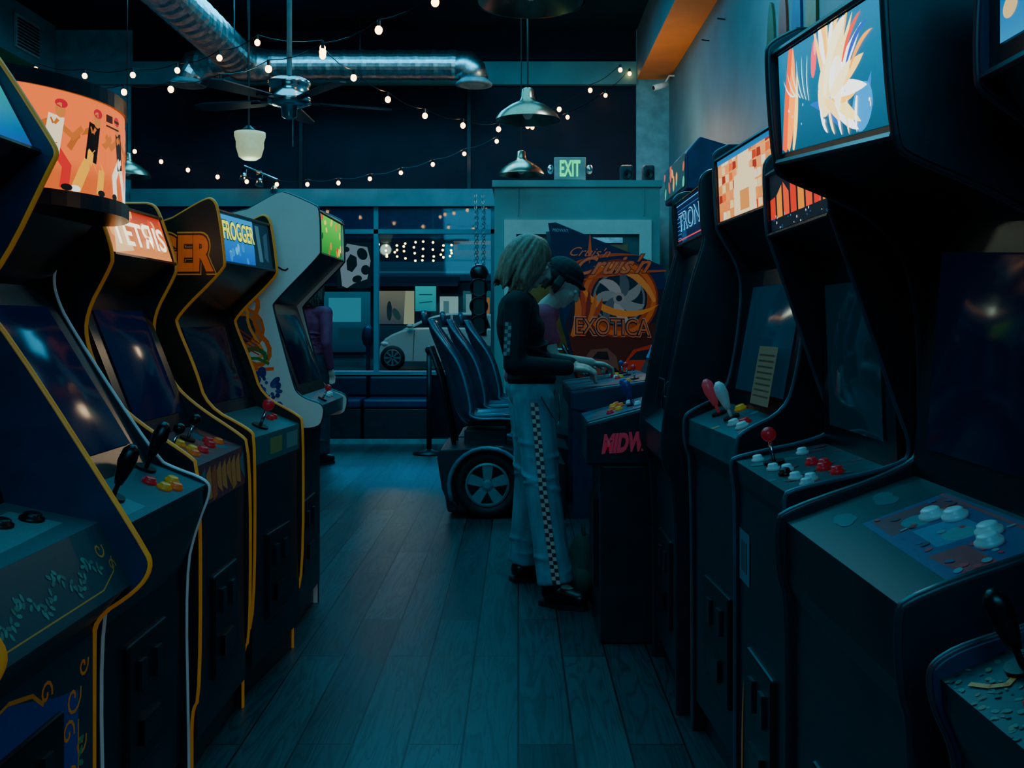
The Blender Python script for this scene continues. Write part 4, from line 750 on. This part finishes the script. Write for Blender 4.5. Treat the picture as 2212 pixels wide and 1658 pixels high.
J=dict(head=Lc(.06,4.6,1.535),pitch=24,neck=Lc(.0,4.6,1.40),chest=Lc(.0,4.6,1.23),pelvis=Lc(.06,4.63,.95),
 shR=Lc(-.005,4.44,1.34),elR=Lc(-.02,4.385,1.07),wrR=Lc(.235,4.44,1.055),hdR=Lc(.33,4.46,1.04),shL=Lc(-.005,4.77,1.34),elL=Lc(.06,4.80,1.08),wrL=Lc(.26,4.68,1.06),hdL=Lc(.35,4.66,1.04),
 hpR=Lc(.07,4.55,.9),knR=Lc(.11,4.48,.5),anR=Lc(.165,4.42,.1),toR=Lc(.27,4.36,.045),hpL=Lc(.07,4.72,.9),knL=Lc(.06,4.79,.5),anL=Lc(.03,4.86,.1),toL=Lc(.13,4.9,.045),curl=.75)
def mk(label,loc,rz,J,*a,hairmat=None,hairname='hair',**k):
    b,hm,h=human(label,loc,rz,J,*a,**k); remesh(hairname,h,.005,hairmat,b,2)
    for s in (-1,1):
        ob('eye',ell(newbm(),hm@V((.072,s*.03,.006)),(.009,.011,.008)),whp,b,True); ob('eyebrow',T([hm@V((.088,s*.015,.03)),hm@V((.078,s*.045,.032))],.004,6),hairmat,b)
    ob('lips',ell(newbm(),hm@V((.088,0,-.055)),(.006,.02,.008)),mat('lips','8a4048',.5),b,True)
    return b,hm
b,hm=mk('person with blond bob, black top and checker-striped light jeans at the controls',(ox,oy,0),0,J,blk,denim,leather,2,bob,hairmat=blond,loose=1.0)
path=[V(Lc(.07,4.55-.108,.9)),V(Lc(.09,4.515-.1,.7)),V(Lc(.11,4.48-.094,.5)),V(Lc(.138,4.45-.093,.3)),V(Lc(.165,4.42-.092,.12))]
bm=newbm(); cl=bm.loops.layers.float_color.new('Col'); N=44
def at(t): 
    t=t*(len(path)-1); i=min(int(t),len(path)-2); return path[i].lerp(path[i+1],t-i)
for i in range(N):
    for j in (-1,0):
        a,c_=at(i/N),at((i+1)/N); w_=.017; f=bm.faces.new([bm.verts.new(q+V((x*w_,-.004,0))) for q,x in ((a,j),(a,j+1),(c_,j+1),(c_,j))])
        for l in f.loops: l[cl]=hx('98a8a4') if (i+j)%2 else hx('080a0c')
me=bpy.data.meshes.new('side_stripe'); bm.to_mesh(me); bm.free(); ob('side_stripe',me,PRINT,b)['label']='black and white checkered stripe'
bm=newbm(); cl=bm.loops.layers.float_color.new('Col'); sp=V(J['shR']); ep=V(J['elR'])
for i in range(9):
    for j in (-1,0):
        q=sp.lerp(ep,.3+i*.06); q2=sp.lerp(ep,.3+(i+1)*.06); f=bm.faces.new([bm.verts.new(p+V((-.035+x*.014,-.052,0))) for p,x in ((q,j),(q,j+1),(q2,j+1),(q2,j))])
        for l in f.loops: l[cl]=hx('6f8080') if (i+j)%2 else hx('080a0c')
me=bpy.data.meshes.new('sleeve_stripe'); bm.to_mesh(me); bm.free(); ob('sleeve_stripe',me,PRINT,b)
ob('wallet_chain',T([V(Lc(.1,4.42,.93)),V(Lc(.15,4.41,.84)),V(Lc(.175,4.42,.8)),V(Lc(.185,4.43,.86)),V(Lc(.18,4.47,.94))],.004,6),chrome,b)
ox,oy=.12,5.12
J=dict(head=Lc(.225,5.08,1.45),pitch=32,neck=Lc(.15,5.09,1.34),chest=Lc(.095,5.12,1.18),pelvis=Lc(.04,5.14,.93),
 shR=Lc(.125,4.95,1.29),elR=Lc(.17,4.92,1.08),wrR=Lc(.36,4.93,1.06),hdR=Lc(.45,4.95,1.045),shL=Lc(.11,5.29,1.29),elL=Lc(.13,5.32,1.06),wrL=Lc(.33,5.14,1.06),hdL=Lc(.43,5.12,1.045),
 hpR=Lc(.04,5.05,.88),knR=Lc(.07,5.02,.49),anR=Lc(.04,5.01,.1),toR=Lc(.16,4.99,.045),hpL=Lc(.04,5.22,.88),knL=Lc(.07,5.26,.49),anL=Lc(.04,5.28,.1),toL=Lc(.16,5.3,.045),curl=.75)
def beanie(bm,hm):
    e=lambda p,r:ell(bm,hm@V(p),r,hm.to_quaternion().to_matrix().to_4x4(),16)
    e((-.022,0,.06),(.106,.09,.078)); e((-.05,0,.02),(.075,.084,.06)); e((.0,0,.045),(.102,.092,.026)); e((.085,0,.04),(.03,.06,.012))
b2,hm2=mk('person in a black beanie and pink top leaning over the controls behind the blond player',(ox,oy,0),0,J,pink,denim,leather,.55,beanie,hairmat=blk,hairname='beanie')
bm=newbm(); rnd=random.Random(5)
for i in range(26):
    a=radians(80)+rnd.random()*radians(200); ca,sa=cos(a),sin(a); tube(bm,[hm2@V((-.02+.085*ca,.075*sa,.03)),hm2@V((-.02+.092*ca,.082*sa,-.02)),hm2@V((-.025+.08*ca,.075*sa,-.04-.03*rnd.random()))],[.011,.012,.004],6)
remesh('hair',bm,.0055,brown,b2,1)
ox,oy=0,0
J=dict(head=(.03,0,1.55),pitch=8,neck=(0,0,1.41),chest=(0,0,1.24),pelvis=(.0,0,.95),shR=(0,-.17,1.35),elR=(-.05,-.22,1.08),wrR=(.03,-.2,.86),hdR=(.06,-.19,.76),shL=(0,.17,1.35),elL=(-.05,.22,1.08),wrL=(.03,.2,.86),hdL=(.06,.19,.76),
 hpR=(0,-.09,.9),knR=(.03,-.1,.5),anR=(0,-.11,.1),toR=(.13,-.12,.045),hpL=(0,.09,.9),knL=(.03,.1,.5),anL=(0,.11,.1),toL=(.13,.12,.045),curl=.5)
mk('person in a purple jacket standing by the window behind the white-sided cabinet',(X(672,8.9),8.9,0),radians(60),J,purp,dden,leather,2,bob,hairmat=brown)
# backpack
r=thing('backpack','dark olive backpack on the floor beside the played machine','bag',(.3,4.6,0)); ol=mat('olive_canvas','465a4c',.8,bump=.4)
bm=newbm(); ell(bm,(0,0,.15),(.075,.1,.14)); ell(bm,(0,0,.075),(.08,.11,.075)); ell(bm,(-.03,-.04,.09),(.055,.08,.065)); remesh('bag_body',bm,.009,ol,r,4)
ob('front_pocket',ell(newbm(),(-.01,-.1,.09),(.05,.03,.055)),ol,r,True)
ob('strap',T([(0,-.03,.27),(0,-.02,.33),(0,.02,.33),(0,.03,.27)],.008),ol,r,True)
# ---------- lights
def area(name,loc,rot,sx,sy,col,p):
    l=bpy.data.lights.new(name,'AREA'); l.shape='RECTANGLE'; l.size=sx; l.size_y=sy; l.color=col; l.energy=p; o=bpy.data.objects.new(name,l); C.objects.link(o); o.location=loc; o.rotation_euler=rot
def pt(name,loc,col,p,rad=.1):
    l=bpy.data.lights.new(name,'POINT'); l.color=col; l.energy=p; l.shadow_soft_size=rad; o=bpy.data.objects.new(name,l); C.objects.link(o); o.location=loc
area('ceiling_wash',(-1.2,4.8,4.4),(0,0,0),4,5,(.04,.48,.72),185)  # unseen teal fill added over the room
area('front_wash',(-1.5,9.0,4.3),(0,0,0),4,1.2,(.03,.48,.78),130)  # added fill by the window end, brightens the floor there
area('rear_wash',(0,-1.5,3.2),(radians(68),0,0),3.5,1.6,(.05,.42,.68),85)  # added fill behind the camera, no fixture there
area('window_fill',(-2,13.2,4.3),(radians(-62),0,0),4,1.5,(.03,.42,.95),900)  # added blue fill hidden above the window, for the floor sheen
area('street_wash',(-2,24,8),(0,0,0),14,6,(.15,.6,.8),700)
pt('car_fill',(-3,24.5,3.6),(1,.6,.35),45,.2)  # added warm point that brightens the parked car
pt('soffit_glow',(1.0,9.4,3.0),(1,.7,.4),20,.15)  # added warm point for the soffit underside
pt('wall_glow',(.8,6,3.4),(.35,.8,.95),30,.2)
pt('milk_lamp_glow',(X(540,7.3),7.3,Z(345,7.3)-.1),(.7,.9,.7),3,.08)
w=bpy.data.worlds.new('night'); bpy.context.scene.world=w; w.use_nodes=True; w.node_tree.nodes['Background'].inputs[0].default_value=(.002,.012,.03,1); w.node_tree.nodes['Background'].inputs[1].default_value=1
cam=bpy.data.cameras.new('camera'); cam.sensor_width=36; cam.lens=36*F/2212; cam.shift_x=(1106-CX)/2212; cam.shift_y=-(829-CY)/2212; cam.clip_start=.05
co=bpy.data.objects.new('camera',cam); C.objects.link(co); co.location=(0,0,H); co.rotation_euler=(pi/2,0,0); bpy.context.scene.camera=co
